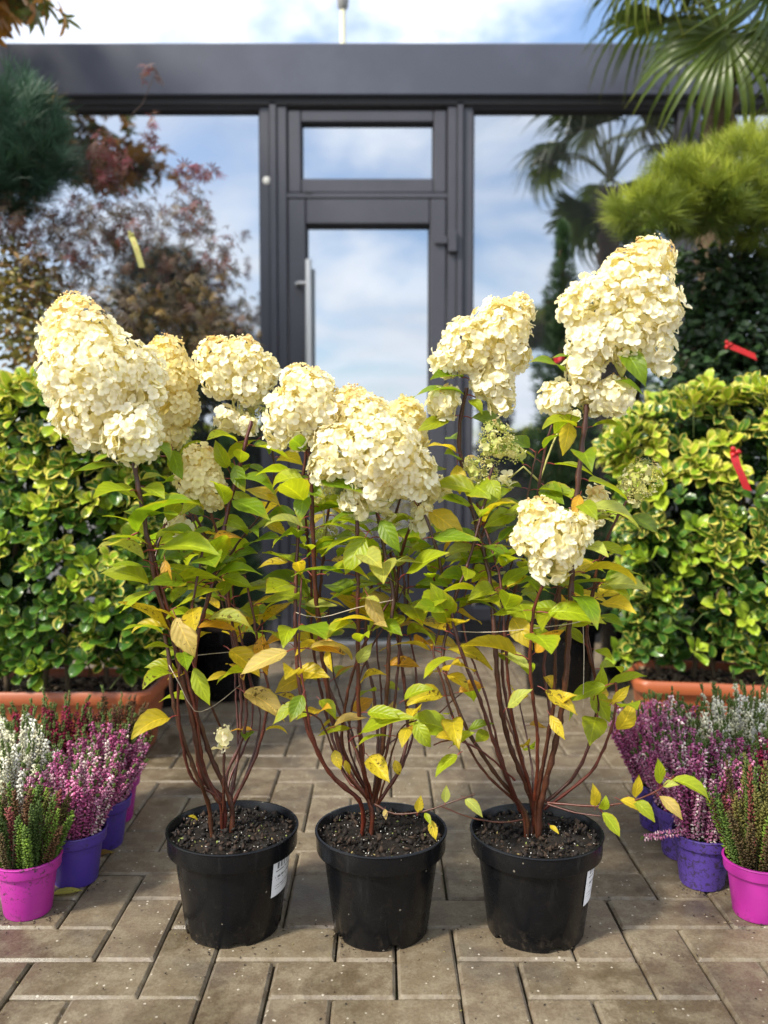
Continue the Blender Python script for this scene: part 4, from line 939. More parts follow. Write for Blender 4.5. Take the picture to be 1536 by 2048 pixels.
def hedge(label_t, label_h, loc, rz, length, depth, z0, z1, seed, variegated, face):
    """trough and hedge are two top-level things: the hedge grows out of the trough's soil.  local x: length, y: depth"""
    g = random.Random(seed)
    tr = thing('trough_planter', label_t, 'planter', loc, rz, 'terracotta coloured troughs')
    hx, hy, h = length / 2, depth / 2, 0.205
    rings = [rr_ring(hx - .045, hy - .045, .03, 0.0), rr_ring(hx - .042, hy - .042, .03, 0.012), rr_ring(hx - .026, hy - .026, .035, h * .55), rr_ring(hx - .020, hy - .020, .035, h - .040), rr_ring(hx - .016, hy - .016, .035, h - .036),
             rr_ring(hx - .003, hy - .003, .04, h - .034), rr_ring(hx, hy, .04, h - .026), rr_ring(hx + .001, hy + .001, .04, h - .008), rr_ring(hx - .004, hy - .004, .04, h), rr_ring(hx - .014, hy - .014, .04, h), rr_ring(hx - .022, hy - .022, .036, h - .010), rr_ring(hx - .026, hy - .026, .036, h - .05)]
    smooth_angle(loft(rings).build('trough', M_TERRA, tr), 40)
    zs = h - 0.028
    nx, ny = 34, 12; V = []; F = []
    for i in range(nx + 1):
        for j in range(ny + 1): V.append((lerp(-hx + .024, hx - .024, i / nx), lerp(-hy + .024, hy - .024, j / ny), zs + g.uniform(-.004, .006)))
    for i in range(nx):
        for j in range(ny): a = i * (ny + 1) + j; F.append((a, a + ny + 1, a + ny + 2, a + 1))
    MB().add(V, F).build('soil', M_SOIL, tr, True)
    it = []
    for _ in range(650):
        c = g.choice(((.10, .06, .035), (.17, .12, .075), (.06, .035, .02), (.25, .19, .12)))
        it.append((g.randrange(5), flat_mat((g.uniform(-hx + .03, hx - .03), g.uniform(-hy + .03, hy - .03), zs + g.uniform(.002, .010)), g.uniform(.012, .032), .5), (*c, 1)))
    scatter('bark_chips', CH, it, M_CRUMB, tr)
    hd = thing('euonymus_hedge', label_h, 'hedge', (loc[0], loc[1], zs), rz, 'clipped euonymus hedges')
    Hz = z1 - zs
    def inside_w(z):            # narrows to the foot
        t = min(1, max(0, (z - (z0 - zs)) / 0.12)); return lerp(0.86, 1.0, t)
    # woody stems
    for k in range(9):
        x = lerp(-hx + .06, hx - .06, (k + .5) / 9) + g.uniform(-.02, .02); y = g.uniform(-.06, .06)
        pts = [(x, y, -.01), (x + g.uniform(-.02, .02), y + g.uniform(-.02, .02), Hz * .25), (x + g.uniform(-.06, .06), y + g.uniform(-.05, .05), Hz * .6), (x + g.uniform(-.08, .08), y + g.uniform(-.06, .06), Hz * .9)]
        smooth_angle(MB().tube(spline(pts, .04), [lerp(.008, .003, i / 30) for i in range(60)], 6).build('stem', M_BARK, hd, color=(.12, .085, .05)), 60)
    ox, oy = hx + .03, hy + .035
    ros = []
    def addros(x, y, z, nrm, dep): ros.append((Vector((x, y, z)), Vector(nrm), dep))
    zlo = z0 - zs
    A_f = 2 * ox * (Hz - zlo)
    def surf(n, fn):
        for _ in range(n): fn()
    def ff():
        z = zlo + (Hz - zlo) * g.random(); x = g.uniform(-ox, ox); d = abs(g.gauss(0, .028)); bul = .025 * math.sin(x * 9 + seed) + .03 * math.sin(z * 11 + x * 5)
        y = -oy * inside_w(z) + d + bul
        cut = max(0, z - (Hz - .09)) ** 2 * 9 + max(0, abs(x) - (ox - .09)) ** 2 * 9
        addros(x, y + cut, z, (g.gauss(0, .30), -1, .55 + g.gauss(0, .25)), d)
    surf(int(A_f * 620), ff)
    def ft():
        x = g.uniform(-ox, ox); y = g.uniform(-oy, oy); d = abs(g.gauss(0, .025)); bul = .03 * math.sin(x * 8 + 1.3 * seed) - max(0, abs(x) - (ox - .1)) ** 2 * 8
        addros(x, y, Hz - d + bul, (g.gauss(0, .25), g.gauss(-.25, .3), 1), d)
    surf(int(4 * ox * oy * 640), ft)
    for sx in ((face,) if face else (-1, 1)):
        def fs():
            z = zlo + (Hz - zlo) * g.random(); y = g.uniform(-oy, oy); d = abs(g.gauss(0, .028)) + .015 * math.sin(z * 13)
            addros(sx * (ox - d) * inside_w(z), y, z, (sx, g.gauss(-.2, .3), .5 + g.gauss(0, .25)), d)
        surf(int(2 * oy * (Hz - zlo) * 620), fs)
    for _ in range(int(8 * ox * oy * (Hz - zlo) * 2300)):
        x = g.uniform(-ox, ox); y = g.uniform(-oy * .75, oy * .8); z = g.uniform(zlo + .03, Hz - .03)
        addros(x, y, z, (g.gauss(0, .6), g.gauss(-.5, .6), .6 + g.gauss(0, .4)), .06)
    def topz(x): return Hz - 3.2 * max(0, abs(x) - (ox - .22)) ** 2 + .018 * math.sin(x * 17 + seed) + .012 * math.sin(x * 31)
    r2 = []
    for (p, nrm, d) in ros:
        hz = topz(p.x)
        if p.z > hz: p = Vector((p.x, p.y, hz - g.random() * .05))
        p = p + Vector((.030 * math.sin(p.z * 9 + seed * 2) * (p.x / ox), .022 * math.sin(p.z * 7 + p.x * 6 + seed), 0))
        r2.append((p, nrm, d))
    ros[:] = r2
    # leaves
    rot = Matrix.Rotation(rz, 3, 'Z'); camL = rot.transposed() @ (CAM - Vector((loc[0], loc[1], zs)))
    leaves = []
    for (p, nrm, d) in ros:
        ax = nrm.normalized(); tt = (p.z - zlo) / (Hz - zlo)
        sz = g.uniform(.038, .060) if d < .05 else g.uniform(.028, .04); ph = g.uniform(0, 6.28)
        bright = g.random()
        vg = 0.0
        if variegated: vg = 1.0 if g.random() < (.95 if tt > .62 else .45 if tt > .35 else .30) else 0.15
        else: vg = 1.0 if g.random() < (.75 if tt > .55 else .25) else 0.1
        young = g.random() < (.55 if tt > .62 else .26 if tt > .3 else .16)
        t1 = ax.orthogonal().normalized(); t2 = ax.cross(t1)
        nl = g.choice((5, 6, 6, 7, 8))
        for k in range(nl):
            ring = k // 2; a = ph + (k % 2) * math.pi + ring * math.pi / 2 + g.uniform(-.25, .25)
            el = [1.25, .95, .65, .35][min(3, ring)] * g.uniform(.8, 1.15)
            dr = ax * math.cos(el) + (t1 * math.cos(a) + t2 * math.sin(a)) * math.sin(el)
            nm = (ax + Vector((0, 0, .25)) - dr * ax.dot(dr)).normalized()
            ln = sz * [1.05, 1.0, .8, .55][min(3, ring)] * g.uniform(.85, 1.15)
            b = p - ax * (.018 - .007 * ring)
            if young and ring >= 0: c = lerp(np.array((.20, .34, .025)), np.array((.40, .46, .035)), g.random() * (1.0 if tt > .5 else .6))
            else: c = lerp(np.array((.030, .090, .014)), np.array((.085, .19, .022)), g.random() * lerp(.6, 1.0, tt))  # darker towards the foot: shade painted into the lower leaves
            if d > .05: c = np.array((.020, .055, .012)) * g.uniform(.7, 1.5)  # inner fill leaves darkened, painting in the shade inside the hedge
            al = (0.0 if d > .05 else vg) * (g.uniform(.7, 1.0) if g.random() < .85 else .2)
            M = frame(b + dr * .003, dr, nm, (ln, ln, ln))
            vis_ = nm.dot((camL - b).normalized()) + .5 * g.random() - d * 14
            wx = (rot @ b).x + loc[0]; wy = (rot @ b).y + loc[1]
            if abs(wx) > 0.44 * wy: vis_ -= 9
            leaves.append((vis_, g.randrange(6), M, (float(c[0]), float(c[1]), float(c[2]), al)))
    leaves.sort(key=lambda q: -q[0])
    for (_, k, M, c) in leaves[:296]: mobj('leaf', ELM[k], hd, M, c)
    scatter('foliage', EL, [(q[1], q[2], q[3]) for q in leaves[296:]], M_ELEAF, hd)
    # short shoots carrying the rosettes
    sh = MB()
    for (p, nrm, d) in ros[::3]:
        ax = nrm.normalized(); q = p - ax * .07 - Vector((0, 0, .03)); sh.tube([q, p - ax * .03, p], [.0016, .0013, .001], 4)
    so_ = sh.build('shoots', M_BARK, hd, True, color=(.09, .12, .035)); so_['kind'] = 'stuff'
    return hd
hl_x = P(315, 1380, 2.30).x
LEN = 0.84
hedge('terracotta trough holding the hedge, with only its right-angled end beside the black pot in view' if False else 'terracotta trough standing behind the white and crimson heathers near the maple',
      'yellow-green euonymus hedge with mostly plain leaves, growing beside the maple',
      (-0.635 - LEN / 2, 2.415, 0), R(0), LEN, 0.30, 0.26, 1.075, 3, False, 1)
hedge('terracotta trough with its near corner showing behind the upright white heather spikes by the palm', 'euonymus hedge with cream-edged variegated leaves along its top, below the clipped holly',
      (0.735 + LEN / 2, 2.475, 0), R(-9), LEN, 0.30, 0.26, 1.06, 4, True, -1)

# ------------------------------------------------------------------ heathers
def spike_t(seed, flow_n=70, L=1.0, green_top=0.12, fsize=0.030, bare=0.12, leafy=False, plain=False):
    """unit-length flower spike along +Z; material 0 flowers, 1 green"""
    g = random.Random(seed); V = []; T = []; Ls = []; MI = []; tone = []
    def octa(c, r, d, mi, tn, el=1.4):
        b = len(V); d = Vector(d).normalized(); a = d.orthogonal().normalized(); e = d.cross(a); c = Vector(c)
        for q in (c + d * r * el, c - d * r * .8, c + a * r * .7, c - a * r * .7, c + e * r * .7, c - e * r * .7): V.append(tuple(q)); Ls.append((0, 0, 0)); tone.append((*tn, 1))
        for (x, y) in ((2, 4), (4, 3), (3, 5), (5, 2)): T.extend([(b + x, b + y, b), (b + y, b + x, b + 1)]); MI.extend([mi, mi])
    bend = g.uniform(-.12, .12); bend2 = g.uniform(-.12, .12)
    cx = lambda z: Vector((bend * z * z, bend2 * z * z, z))
    b = len(V)
    for i in range(6):
        z = i / 5; c = cx(z); r = .011 * (1 - .6 * z)
        for k in range(3): V.append((c.x + r * math.cos(2.094 * k), c.y + r * math.sin(2.094 * k), c.z)); Ls.append((0, 0, 0)); tone.append((.5, .45, .35, 1))
    for i in range(5):
        for k in range(3):
            k2 = (k + 1) % 3; a0 = b + i * 3; T.extend([(a0 + k, a0 + k2, a0 + 3 + k), (a0 + k2, a0 + 3 + k2, a0 + 3 + k)]); MI.extend([1, 1])
    for k in range(flow_n):
        z = lerp(bare, 1 - green_top, (k + g.random()) / flow_n); a = k * 2.4 + g.uniform(-.4, .4); c = cx(z)
        taper = min(1, (1.06 - z) * 2.2); rr = (.020 + .016 * g.random()) * (0.6 + .4 * taper); d = Vector((math.cos(a), math.sin(a), g.uniform(-.5, .35)))
        sh = g.uniform(.65, 1.12); wl = g.random() < .30
        tn = (sh * (1.5 if wl else 1), sh * (2.9 if wl else 1), sh * (1.8 if wl else 1))
        if leafy or plain: tn = (sh, sh, sh)
        octa(c + d * rr, fsize * g.uniform(.55, .9), d if not leafy else d + Vector((0, 0, 1.2)), 1 if leafy else 0, tn, 1.5 if not leafy else 2.0)
    for k in range(12 if green_top > 0 else 0):
        z = lerp(1 - green_top, 1.0, g.random()); a = g.uniform(0, 6.28); c = cx(z); d = Vector((math.cos(a), math.sin(a), 1.6))
        octa(c + d * .008, .017, d, 1, (1.0, 1.0, 1.0), 2.0)
    for k in range(14 if bare > .05 else 0):
        z = bare * g.random(); a = g.uniform(0, 6.28); c = cx(z); d = Vector((math.cos(a), math.sin(a), .8)); octa(c + d * .012, .015, d, 1, (.6, .6, .6), 2.0)
    return (np.array(V, np.float32), np.array(T, np.int32), np.array(Ls, np.float32), np.array(MI, np.int32), np.array(tone, np.float32))
def green_mat(name, col):
    t = NT(name); a = t.attr('tone'); n = t.noise(t.pos(), 90, 3); c = t.mix(1.0, a.outputs['Color'], col, 'MULTIPLY')
    c = t.mix(1.0, c, t.mix(n, (.6, .6, .6), (1.4, 1.4, 1.3)), 'MULTIPLY'); return t.done(t.transl(t.bsdf(c, .6), c, .25))
M_HG1 = green_mat('heather_shoot_green', (.085, .13, .022))
SPK = [temp_mesh('flower_spike', spike_t(s + 3, 92, green_top=[.07, .05, .10, .06][s % 4], fsize=.031, bare=.10), [M_HEATH, M_HG1]) for s in range(6)]
SPW = [temp_mesh('flower_spike', spike_t(s + 90, 92, green_top=[.10, .06, .14][s % 3], fsize=.031, bare=.10, plain=True), [M_HEATH, M_HG1]) for s in range(4)]
SPN = [temp_mesh('flower_spike', spike_t(s + 30, 60, green_top=.12, fsize=.024, bare=.25), [M_HEATH, M_HG1]) for s in range(3)]
SPG = [temp_mesh('leafy_shoot', spike_t(s + 60, 120, green_top=.06, fsize=.027, bare=.0, leafy=True), [M_HEATH, M_HGREEN]) for s in range(4)]
PINK = [(.58, .13, .32), (.66, .22, .42), (.50, .10, .27), (.72, .33, .50)]; WHITE = [(.92, .90, .74), (.86, .85, .64), (.94, .93, .84)]
CRIM = [(.33, .018, .07), (.42, .03, .10), (.25, .015, .05)]; BROWN = [(.12, .055, .022), (.20, .05, .045), (.09, .06, .02)]; GREEN = [(.10, .17, .02), (.16, .26, .025), (.07, .12, .02), (.13, .12, .025)]
def heather(label, X, Y, mat, pal, n, hmin, hmax, kind='f', dia=0.120, ph=0.104, spread=1.0, lean=(0, 0), seed=0, mix=None, group='heathers in small plastic pots'):
    g = random.Random(seed * 13 + 5)
    root = thing('potted_heather', label, 'heather', (X, Y, 0), g.uniform(0, 1) * 0, group)
    pm = MB().lathe(lathe_pot(dia / 2, dia / 2 - .018, ph, .022, .005, .002), 48); smooth_angle(pm.build('pot', mat, root), 30)
    soil_disc(dia / 2 - .005, ph - .012, seed, .006).build('soil', M_SOIL, root, True)
    zs = ph - .012
    for k in range(n):
        rr = math.sqrt((k + .5) / n); a = k * 2.39996 + g.uniform(-.3, .3)
        p = Vector((math.cos(a) * rr * (dia / 2 - .016), math.sin(a) * rr * (dia / 2 - .016), zs - .004))
        h = lerp(hmax, hmin, rr ** 1.6 * .8) * g.uniform(.84, 1.16) * 0.98
        d = Vector((math.cos(a) * rr * .50 * spread + lean[0] + g.gauss(0, .07), math.sin(a) * rr * .50 * spread + lean[1] + g.gauss(0, .07), 1)).normalized()
        M = Matrix.Translation(p) @ d.to_track_quat('Z', 'Y').to_matrix().to_4x4() @ Matrix.Rotation(g.uniform(0, 6.28), 4, 'Z')
        if k == 3: pass
        wdt = .155 * g.uniform(.9, 1.12)
        M = M @ Matrix.Diagonal((wdt, wdt, h, 1))
        if kind == 'g' or (mix and g.random() < mix[1]):
            pl = GREEN if kind == 'g' else mix[0]; mesh = SPG[g.randrange(4)]; nm = 'leafy_shoot'
            if kind == 'g' and g.random() < .35: pl = BROWN
        else: pl = pal; mesh = SPK[g.randrange(6)] if pal is PINK else SPW[g.randrange(4)]; nm = 'flower_spike'
        c = pl[g.randrange(len(pl))]; j = g.uniform(.85, 1.15)
        mobj(nm, mesh, root, M, tuple(min(1, x * j) for x in c))
    if seed == 12:
        d = Vector((-.95, -.25, .10)).normalized(); mobj('flower_spike', SPK[1], root, Matrix.Translation((-.03, -.02, ph + .004)) @ d.to_track_quat('Z', 'Y').to_matrix().to_4x4() @ Matrix.Diagonal((.155, .155, .10, 1)), (.66, .25, .44))
    # low woody sprigs that fill the pot
    it = MB()
    for k in range(40):
        a = g.uniform(0, 6.28); q = g.uniform(0, dia / 2 - .012); p = Vector((q * math.cos(a), q * math.sin(a), zs)); it.tube([p, p + Vector((g.gauss(0, .01), g.gauss(0, .01), .05)), p + Vector((g.gauss(0, .02), g.gauss(0, .02), .085))], [.0011, .0009, .0006], 4)
    it.build('woody_sprigs', M_BARK, root, True, color=(.045, .035, .018))['kind'] = 'stuff'
    return root
heather('green leafy heather without flowers in a magenta pot, near the labelled hydrangea', -0.654, 1.523, M_MAG, PINK, 64, .085, .15, 'g', spread=1.0, seed=1)
heather('pale pink heather in a clean purple pot with a yellow leaf lying at its foot', -0.609, 1.641, M_PUR, PINK, 83, .12, .165, seed=2, spread=.95)
heather('pink heather in a clean purple pot, second behind the magenta pot of green shoots', -0.608, 1.800, M_PUR, PINK, 83, .12, .175, seed=3, spread=.9)
heather('dark brown-red heather in a magenta pot beside the terracotta trough by the maple', -0.626, 1.933, M_MAG, BROWN, 46, .12, .20, seed=4, mix=(BROWN, .5), spread=.7)
heather('white heather beside the green flowerless heather', -0.756, 1.693, M_PUR, WHITE, 78, .14, .215, seed=5, spread=.75)
heather('white heather with crimson one behind it, in front of the terracotta trough', -0.811, 1.818, M_PUR, WHITE, 70, .13, .20, seed=6, spread=.7)
heather('crimson heather between the white heather and the dark brown-red one', -0.745, 1.888, M_PUR, CRIM, 72, .14, .205, seed=7, spread=.7)
heather('green and brown flowerless heather in a magenta pot, beside the soiled purple pot', 0.681, 1.513, M_MAG, PINK, 62, .10, .19, 'g', seed=11, mix=(BROWN, .3), spread=.9)
heather('pink heather in a heavily soiled purple pot with one spike drooping over its rim', 0.624, 1.630, M_PURD, PINK, 72, .12, .19, seed=12, lean=(.12, .05), spread=.9)
heather('pink heather in a soiled purple pot squeezed between two other purple pots', 0.630, 1.753, M_PURD, PINK, 81, .12, .195, seed=13, spread=.85)
heather('tall pink heather in a purple pot, farthest along its row towards the dark conical conifer', 0.626, 1.893, M_PURD, PINK, 86, .15, .215, seed=14, lean=(-.03, 0), spread=.9)
heather('tall white heather standing before the trough with the variegated hedge', 0.758, 1.823, M_PUR, WHITE, 72, .17, .245, seed=15, spread=.7)
heather('white heather with pale green tips beside the crimson heather near the variegated hedge', 0.851, 1.898, M_PUR, WHITE, 62, .16, .25, seed=16, spread=.7)
heather('crimson heather beside the green and brown heather and the tall white one', 0.809, 1.658, M_PUR, CRIM, 72, .13, .20, seed=17, spread=.8)
heather('deep pink heather between the soiled purple pot and the crimson heather', 0.737, 1.703, M_PUR, PINK, 72, .13, .19, seed=18, spread=.8)

# ------------------------------------------------------------------ plants behind: trees and shrubs in pots
def grow(start, targets, r0, seed, r_tip=.0012, bend=.25):
    """skeleton from start (list of trunk points) to every target; returns list of (pts, radii)"""
    g = random.Random(seed); nodes = [(Vector(p), r0 * (1 - .5 * i / len(start))) for i, p in enumerate(start)]
    out = [([n[0] for n in nodes], [n[1] for n in nodes])]
    root = nodes[0][0]
    for t in sorted(targets, key=lambda q: (Vector(q) - root).length):
        t = Vector(t)
        best = min(nodes, key=lambda n: (n[0] - t).length + (0.6 * max(0, n[0].z - t.z)))
        p, r = best; d = t - p; L = d.length
        if L < .01: continue
        n = max(2, int(L / .05)); pts = []; rads = []
        off = Vector((g.gauss(0, 1), g.gauss(0, 1), abs(g.gauss(0, 1)))) * L * bend * .3
        for i in range(n + 1):
            s = i / n; q = p + d * s + off * math.sin(s * math.pi) + Vector((g.gauss(0, .004), g.gauss(0, .004), g.gauss(0, .004))) * (1 if 0 < i < n else 0)
            pts.append(q); rads.append(lerp(r * .75, max(r_tip, r * .35), s))
            if i: nodes.append((q, rads[-1]))
        out.append((pts, rads))
    return out
def shell(g, blobs, n, inner=.55):
    """points in the outer part of a union of ellipsoids (centre, (rx,ry,rz)); returns (p, outward)"""
    vol = [b[1][0] * b[1][2] for b in blobs]; out = []
    while len(out) < n:
        b = g.choices(blobs, vol)[0]; d = Vector((g.gauss(0, 1), g.gauss(0, 1), g.gauss(0, 1))).normalized()
        s = inner + (1 - inner) * math.sqrt(g.random()); s *= 1 + .10 * math.sin(7 * d.x + 5 * d.z + b[0][0] * 9)
        out.append((Vector((b[0][0] + d.x * b[1][0] * s, b[0][1] + d.y * b[1][1] * s, b[0][2] + d.z * b[1][2] * s)), d, s))
    return out
def big_pot(name, parent, r, h, mat=None):
    o = smooth_angle(MB().lathe(lathe_pot(r, r * .78, h, .045, .01), 48).build('pot', mat or M_BLACKPOT, parent), 30)
    soil_disc(r - .008, h - .02, 2, .008).build('soil', M_SOIL, parent, True); return o
def branches(parent, segs, name, col, root):
    m = MB()
    for (pts, rad) in segs[1:]: m.tube([p - root for p in pts], rad, 5, cap=False)
    if len(segs) > 1:
        o = m.build(name, M_BARK, parent, True, color=col); o['kind'] = 'stuff'
    tp = spline(segs[0][0], .05); n = len(tp)
    r0, r1 = segs[0][1][0], segs[0][1][-1]
    MB().tube([p - root for p in tp], [lerp(r0, r1, i / (n - 1)) for i in range(n)], 10).build('trunk', M_BARK, parent, True, color=col)

def needle_t(seed, n=34, spread=1.0, w=.010):
    g = random.Random(seed); V = []; T = []; Ls = []
    for k in range(n):
        a = k * 2.4; el = g.uniform(.15, 1.05) * spread; d = Vector((math.cos(a) * math.sin(el), math.sin(a) * math.sin(el), math.cos(el))); s = d.orthogonal().normalized() * w
        L = g.uniform(.75, 1.05); b = len(V); st = Vector((0, 0, g.uniform(-.35, .1)))
        m = st + d * L * .55 + Vector((0, 0, .03)); e = st + d * L
        for q in (st - s * .6, st + s * .6, m + s, m - s, e): V.append(tuple(q)); Ls.append((.5, .5, 0))
        T += [(b, b + 1, b + 2), (b, b + 2, b + 3), (b + 3, b + 2, b + 4)]
    T = np.array(T, np.int32); return (np.array(V, np.float32), T, np.array(Ls, np.float32), np.zeros(len(T), np.int32))
ND = [needle_t(s) for s in range(4)]
def pine(label, root, blobs, trunk, n, cols, size, seed, pot=None):
    g = random.Random(seed); root = Vector(root); t = thing('pine_tree', label, 'pine', root)
    pts = shell(g, blobs, n, .45)
    tg = [p * .0 + Vector(b[0]) for b in blobs for p in (Vector(),)] + [q[0] for q in pts[::9]]
    segs = grow([Vector(q) for q in trunk], tg, .028, seed); branches(t, segs, 'branches', (.10, .065, .04), root)
    it = []
    for (p, d, s) in pts:
        ax = (d * .9 + Vector((g.gauss(0, .3), g.gauss(0, .3), .75 + g.gauss(0, .25)))).normalized()
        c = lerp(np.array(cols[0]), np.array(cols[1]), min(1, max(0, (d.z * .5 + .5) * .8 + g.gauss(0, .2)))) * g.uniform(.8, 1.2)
        if g.random() < .004: c = np.array((.25, .18, .05))
        sz = size * g.uniform(.8, 1.2)
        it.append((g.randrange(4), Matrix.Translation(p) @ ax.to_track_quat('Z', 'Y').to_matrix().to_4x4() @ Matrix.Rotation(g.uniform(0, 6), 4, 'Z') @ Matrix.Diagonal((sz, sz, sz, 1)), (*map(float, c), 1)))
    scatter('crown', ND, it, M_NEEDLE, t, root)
    if pot: big_pot('pot', t, *pot)
    return t
def shrub(name, label, cat, root, blobs, trunk, n, temps, cols, size, seed, pot=None, droop=.3, mat=None, inner=.5, tr=.015, ups=.4, colfn=None, every=7, barkcol=(.09, .06, .04), group=None):
    g = random.Random(seed); root = Vector(root); t = thing(name, label, cat, root, 0, group)
    pts = shell(g, blobs, n, inner)
    segs = grow([Vector(q) for q in trunk], [q[0] for q in pts[::every]], tr, seed); branches(t, segs, 'branches', barkcol, root)
    it = []
    for (p, d, s) in pts:
        a = g.uniform(0, 6.28); out = (d * .8 + Vector((math.cos(a), math.sin(a), g.gauss(-droop, .4)))).normalized()
        nm = (d + Vector((0, 0, ups)) + Vector((g.gauss(0, .4), g.gauss(0, .4), g.gauss(0, .3)))).normalized()
        sz = size * g.uniform(.7, 1.25); c = np.array(colfn(g, p, d) if colfn else cols[g.randrange(len(cols))]) * g.uniform(.75, 1.25)
        it.append((g.randrange(len(temps)), frame(p, out, nm, sz), (*map(float, np.minimum(c, 1)), 1)))
    scatter('crown', temps, it, mat or M_FOL, t, root)
    if pot: big_pot('pot', t, *pot)
    return t

def maple_t(seed, lobes=7, thin=.12):
    g = random.Random(seed); V = []; T = []; Ls = []
    for k in range(lobes):
        a = R(-105 + 210 * k / (lobes - 1)); L = (1 - .45 * abs(k - (lobes - 1) / 2) / ((lobes - 1) / 2)) * g.uniform(.85, 1.1); b = len(V)
        d = np.array((math.cos(a), math.sin(a))); s = np.array((-d[1], d[0])); cz = g.uniform(.1, .45)
        for (u, w) in ((.0, .03), (.35, .85), (.7, .8), (1.0, .0)):
            c = d * u * L; z = -cz * u * u * L
            for v in (-1, 1): V.append((c[0] + s[0] * v * w * thin * .5, c[1] + s[1] * v * w * thin * .5, z)); Ls.append((u, v, 0))
        for i in range(3): q = b + 2 * i; T += [(q, q + 2, q + 1), (q + 1, q + 2, q + 3)]
    T = np.array(T, np.int32); V = np.array(V, np.float32)
    return (V, T, np.array(Ls, np.float32), np.zeros(len(T), np.int32))
MP = [maple_t(s) for s in range(4)]; MPW = [maple_t(s + 9, 5, .34) for s in range(3)]

def pb(px, py, Y, rx, ry=None, rz=None):      # a blob given in photograph pixels at depth Y
    p = P(px, py, Y); k = Y / FPX; return ((p.x, p.y, p.z), (rx * k, (ry if ry else rx) * k, (rz if rz else rx) * k))

# red-brown japanese maple
def mapcol(g, p, d):
    if p.z > 1.78: return g.choice(((.20, .035, .045), (.13, .04, .04), (.15, .07, .05)))
    if p.z > 1.5: return g.choice(((.13, .065, .045), (.11, .075, .05), (.15, .05, .045), (.12, .09, .055)))
    return g.choice(((.14, .10, .07), (.16, .12, .05), (.09, .075, .05), (.22, .14, .035), (.12, .07, .05)))
mr = Vector((-0.80, 2.95, 0))
shrub('maple_tree', 'japanese maple with finely cut red-brown leaves and a yellow tag, before the shop window', 'tree', mr,
      [pb(240, 440, 3.0, 110, 110, 80), pb(120, 500, 2.95, 130, 120, 110), pb(330, 560, 3.05, 100, 110, 110), pb(380, 420, 3.0, 55, 60, 60), pb(410, 620, 3.1, 90, 110, 90), pb(230, 640, 3.0, 140, 130, 90), pb(215, 310, 2.98, 45, 50, 45),
       pb(303, 270, 2.95, 12, 12, 60), pb(298, 150, 2.95, 22, 22, 26), pb(390, 345, 2.95, 45, 30, 18), pb(440, 500, 3.0, 45, 40, 50), pb(40, 420, 2.9, 70, 80, 90), pb(440, 680, 3.1, 80, 90, 70)],
      [mr + Vector((0, 0, .24)), mr + Vector((.02, .02, .6)), mr + Vector((-.03, .03, 1.0)), mr + Vector((-.08, .05, 1.3))], 2300, MP, None, .036, 21, (.155, .25), .8, None, .15, .018, .2, mapcol, 8, (.075, .05, .04))
sh_ = MB(); ps = [P(303, 420, 2.96), P(303, 300, 2.96), P(299, 190, 2.95), P(296, 130, 2.95)]
# golden-green shrub low at the left
gr = Vector((-1.22, 2.92, 0))
shrub('golden_shrub', 'small-leaved golden-green shrub behind the plain-leaved hedge', 'shrub', gr,
      [pb(60, 640, 2.95, 110, 110, 100), pb(20, 560, 2.9, 90, 90, 80), pb(130, 690, 2.9, 80, 90, 60)], [gr + Vector((0, 0, .2)), gr + Vector((.02, 0, .7)), gr + Vector((.05, 0, 1.1))], 1500, SL,
      [(.22, .19, .05), (.32, .25, .06), (.16, .16, .05), (.12, .11, .05), (.28, .17, .07)], .034, 22, (.14, .22), .2, None, .3, .012)
# dark evergreen behind the maple
er = Vector((-0.95, 3.45, 0))
shrub('evergreen_shrub', 'dark evergreen shrub standing behind the red-brown maple', 'shrub', er,
      [pb(330, 660, 3.45, 120, 110, 100), pb(250, 760, 3.45, 140, 120, 110), pb(420, 720, 3.45, 80, 80, 80)], [er + Vector((0, 0, .2)), er + Vector((0, 0, .8)), er + Vector((0, 0, 1.1))], 1500, SL,
      [(.02, .045, .016), (.03, .06, .02), (.015, .03, .012), (.06, .06, .025)], .045, 23, (.15, .24), .3, None, .3, .014)
# blue-green pine at the left edge
pine('dark blue-green pine with long needles above the golden-green shrub', (-1.55, 2.85, 0),
     [pb(20, 240, 2.85, 85, 90, 85), pb(70, 310, 2.85, 75, 80, 70), pb(-60, 300, 2.85, 120, 120, 140), pb(20, 360, 2.85, 80, 80, 55)], [(-1.55, 2.85, .24), (-1.5, 2.85, 1.0), (-1.42, 2.85, 1.6), (-1.35, 2.85, 1.85)], 620, ((.02, .05, .03), (.05, .115, .065)), .085, 31, (.16, .26))
# cloud-pruned pine on the right
pine('cloud-pruned pine with bright yellow-green needles under the palm fronds', (1.62, 2.72, 0),
     [pb(1420, 400, 2.68, 105, 110, 62), pb(1500, 350, 2.70, 110, 110, 75), pb(1300, 425, 2.66, 80, 85, 45), pb(1360, 370, 2.68, 65, 80, 50), pb(1560, 420, 2.7, 120, 100, 70)], [(1.62, 2.72, .24), (1.60, 2.74, .9), (1.48, 2.72, 1.35), (1.36, 2.72, 1.5)], 1700, ((.08, .13, .02), (.40, .45, .045)), .062, 32, (.16, .26))
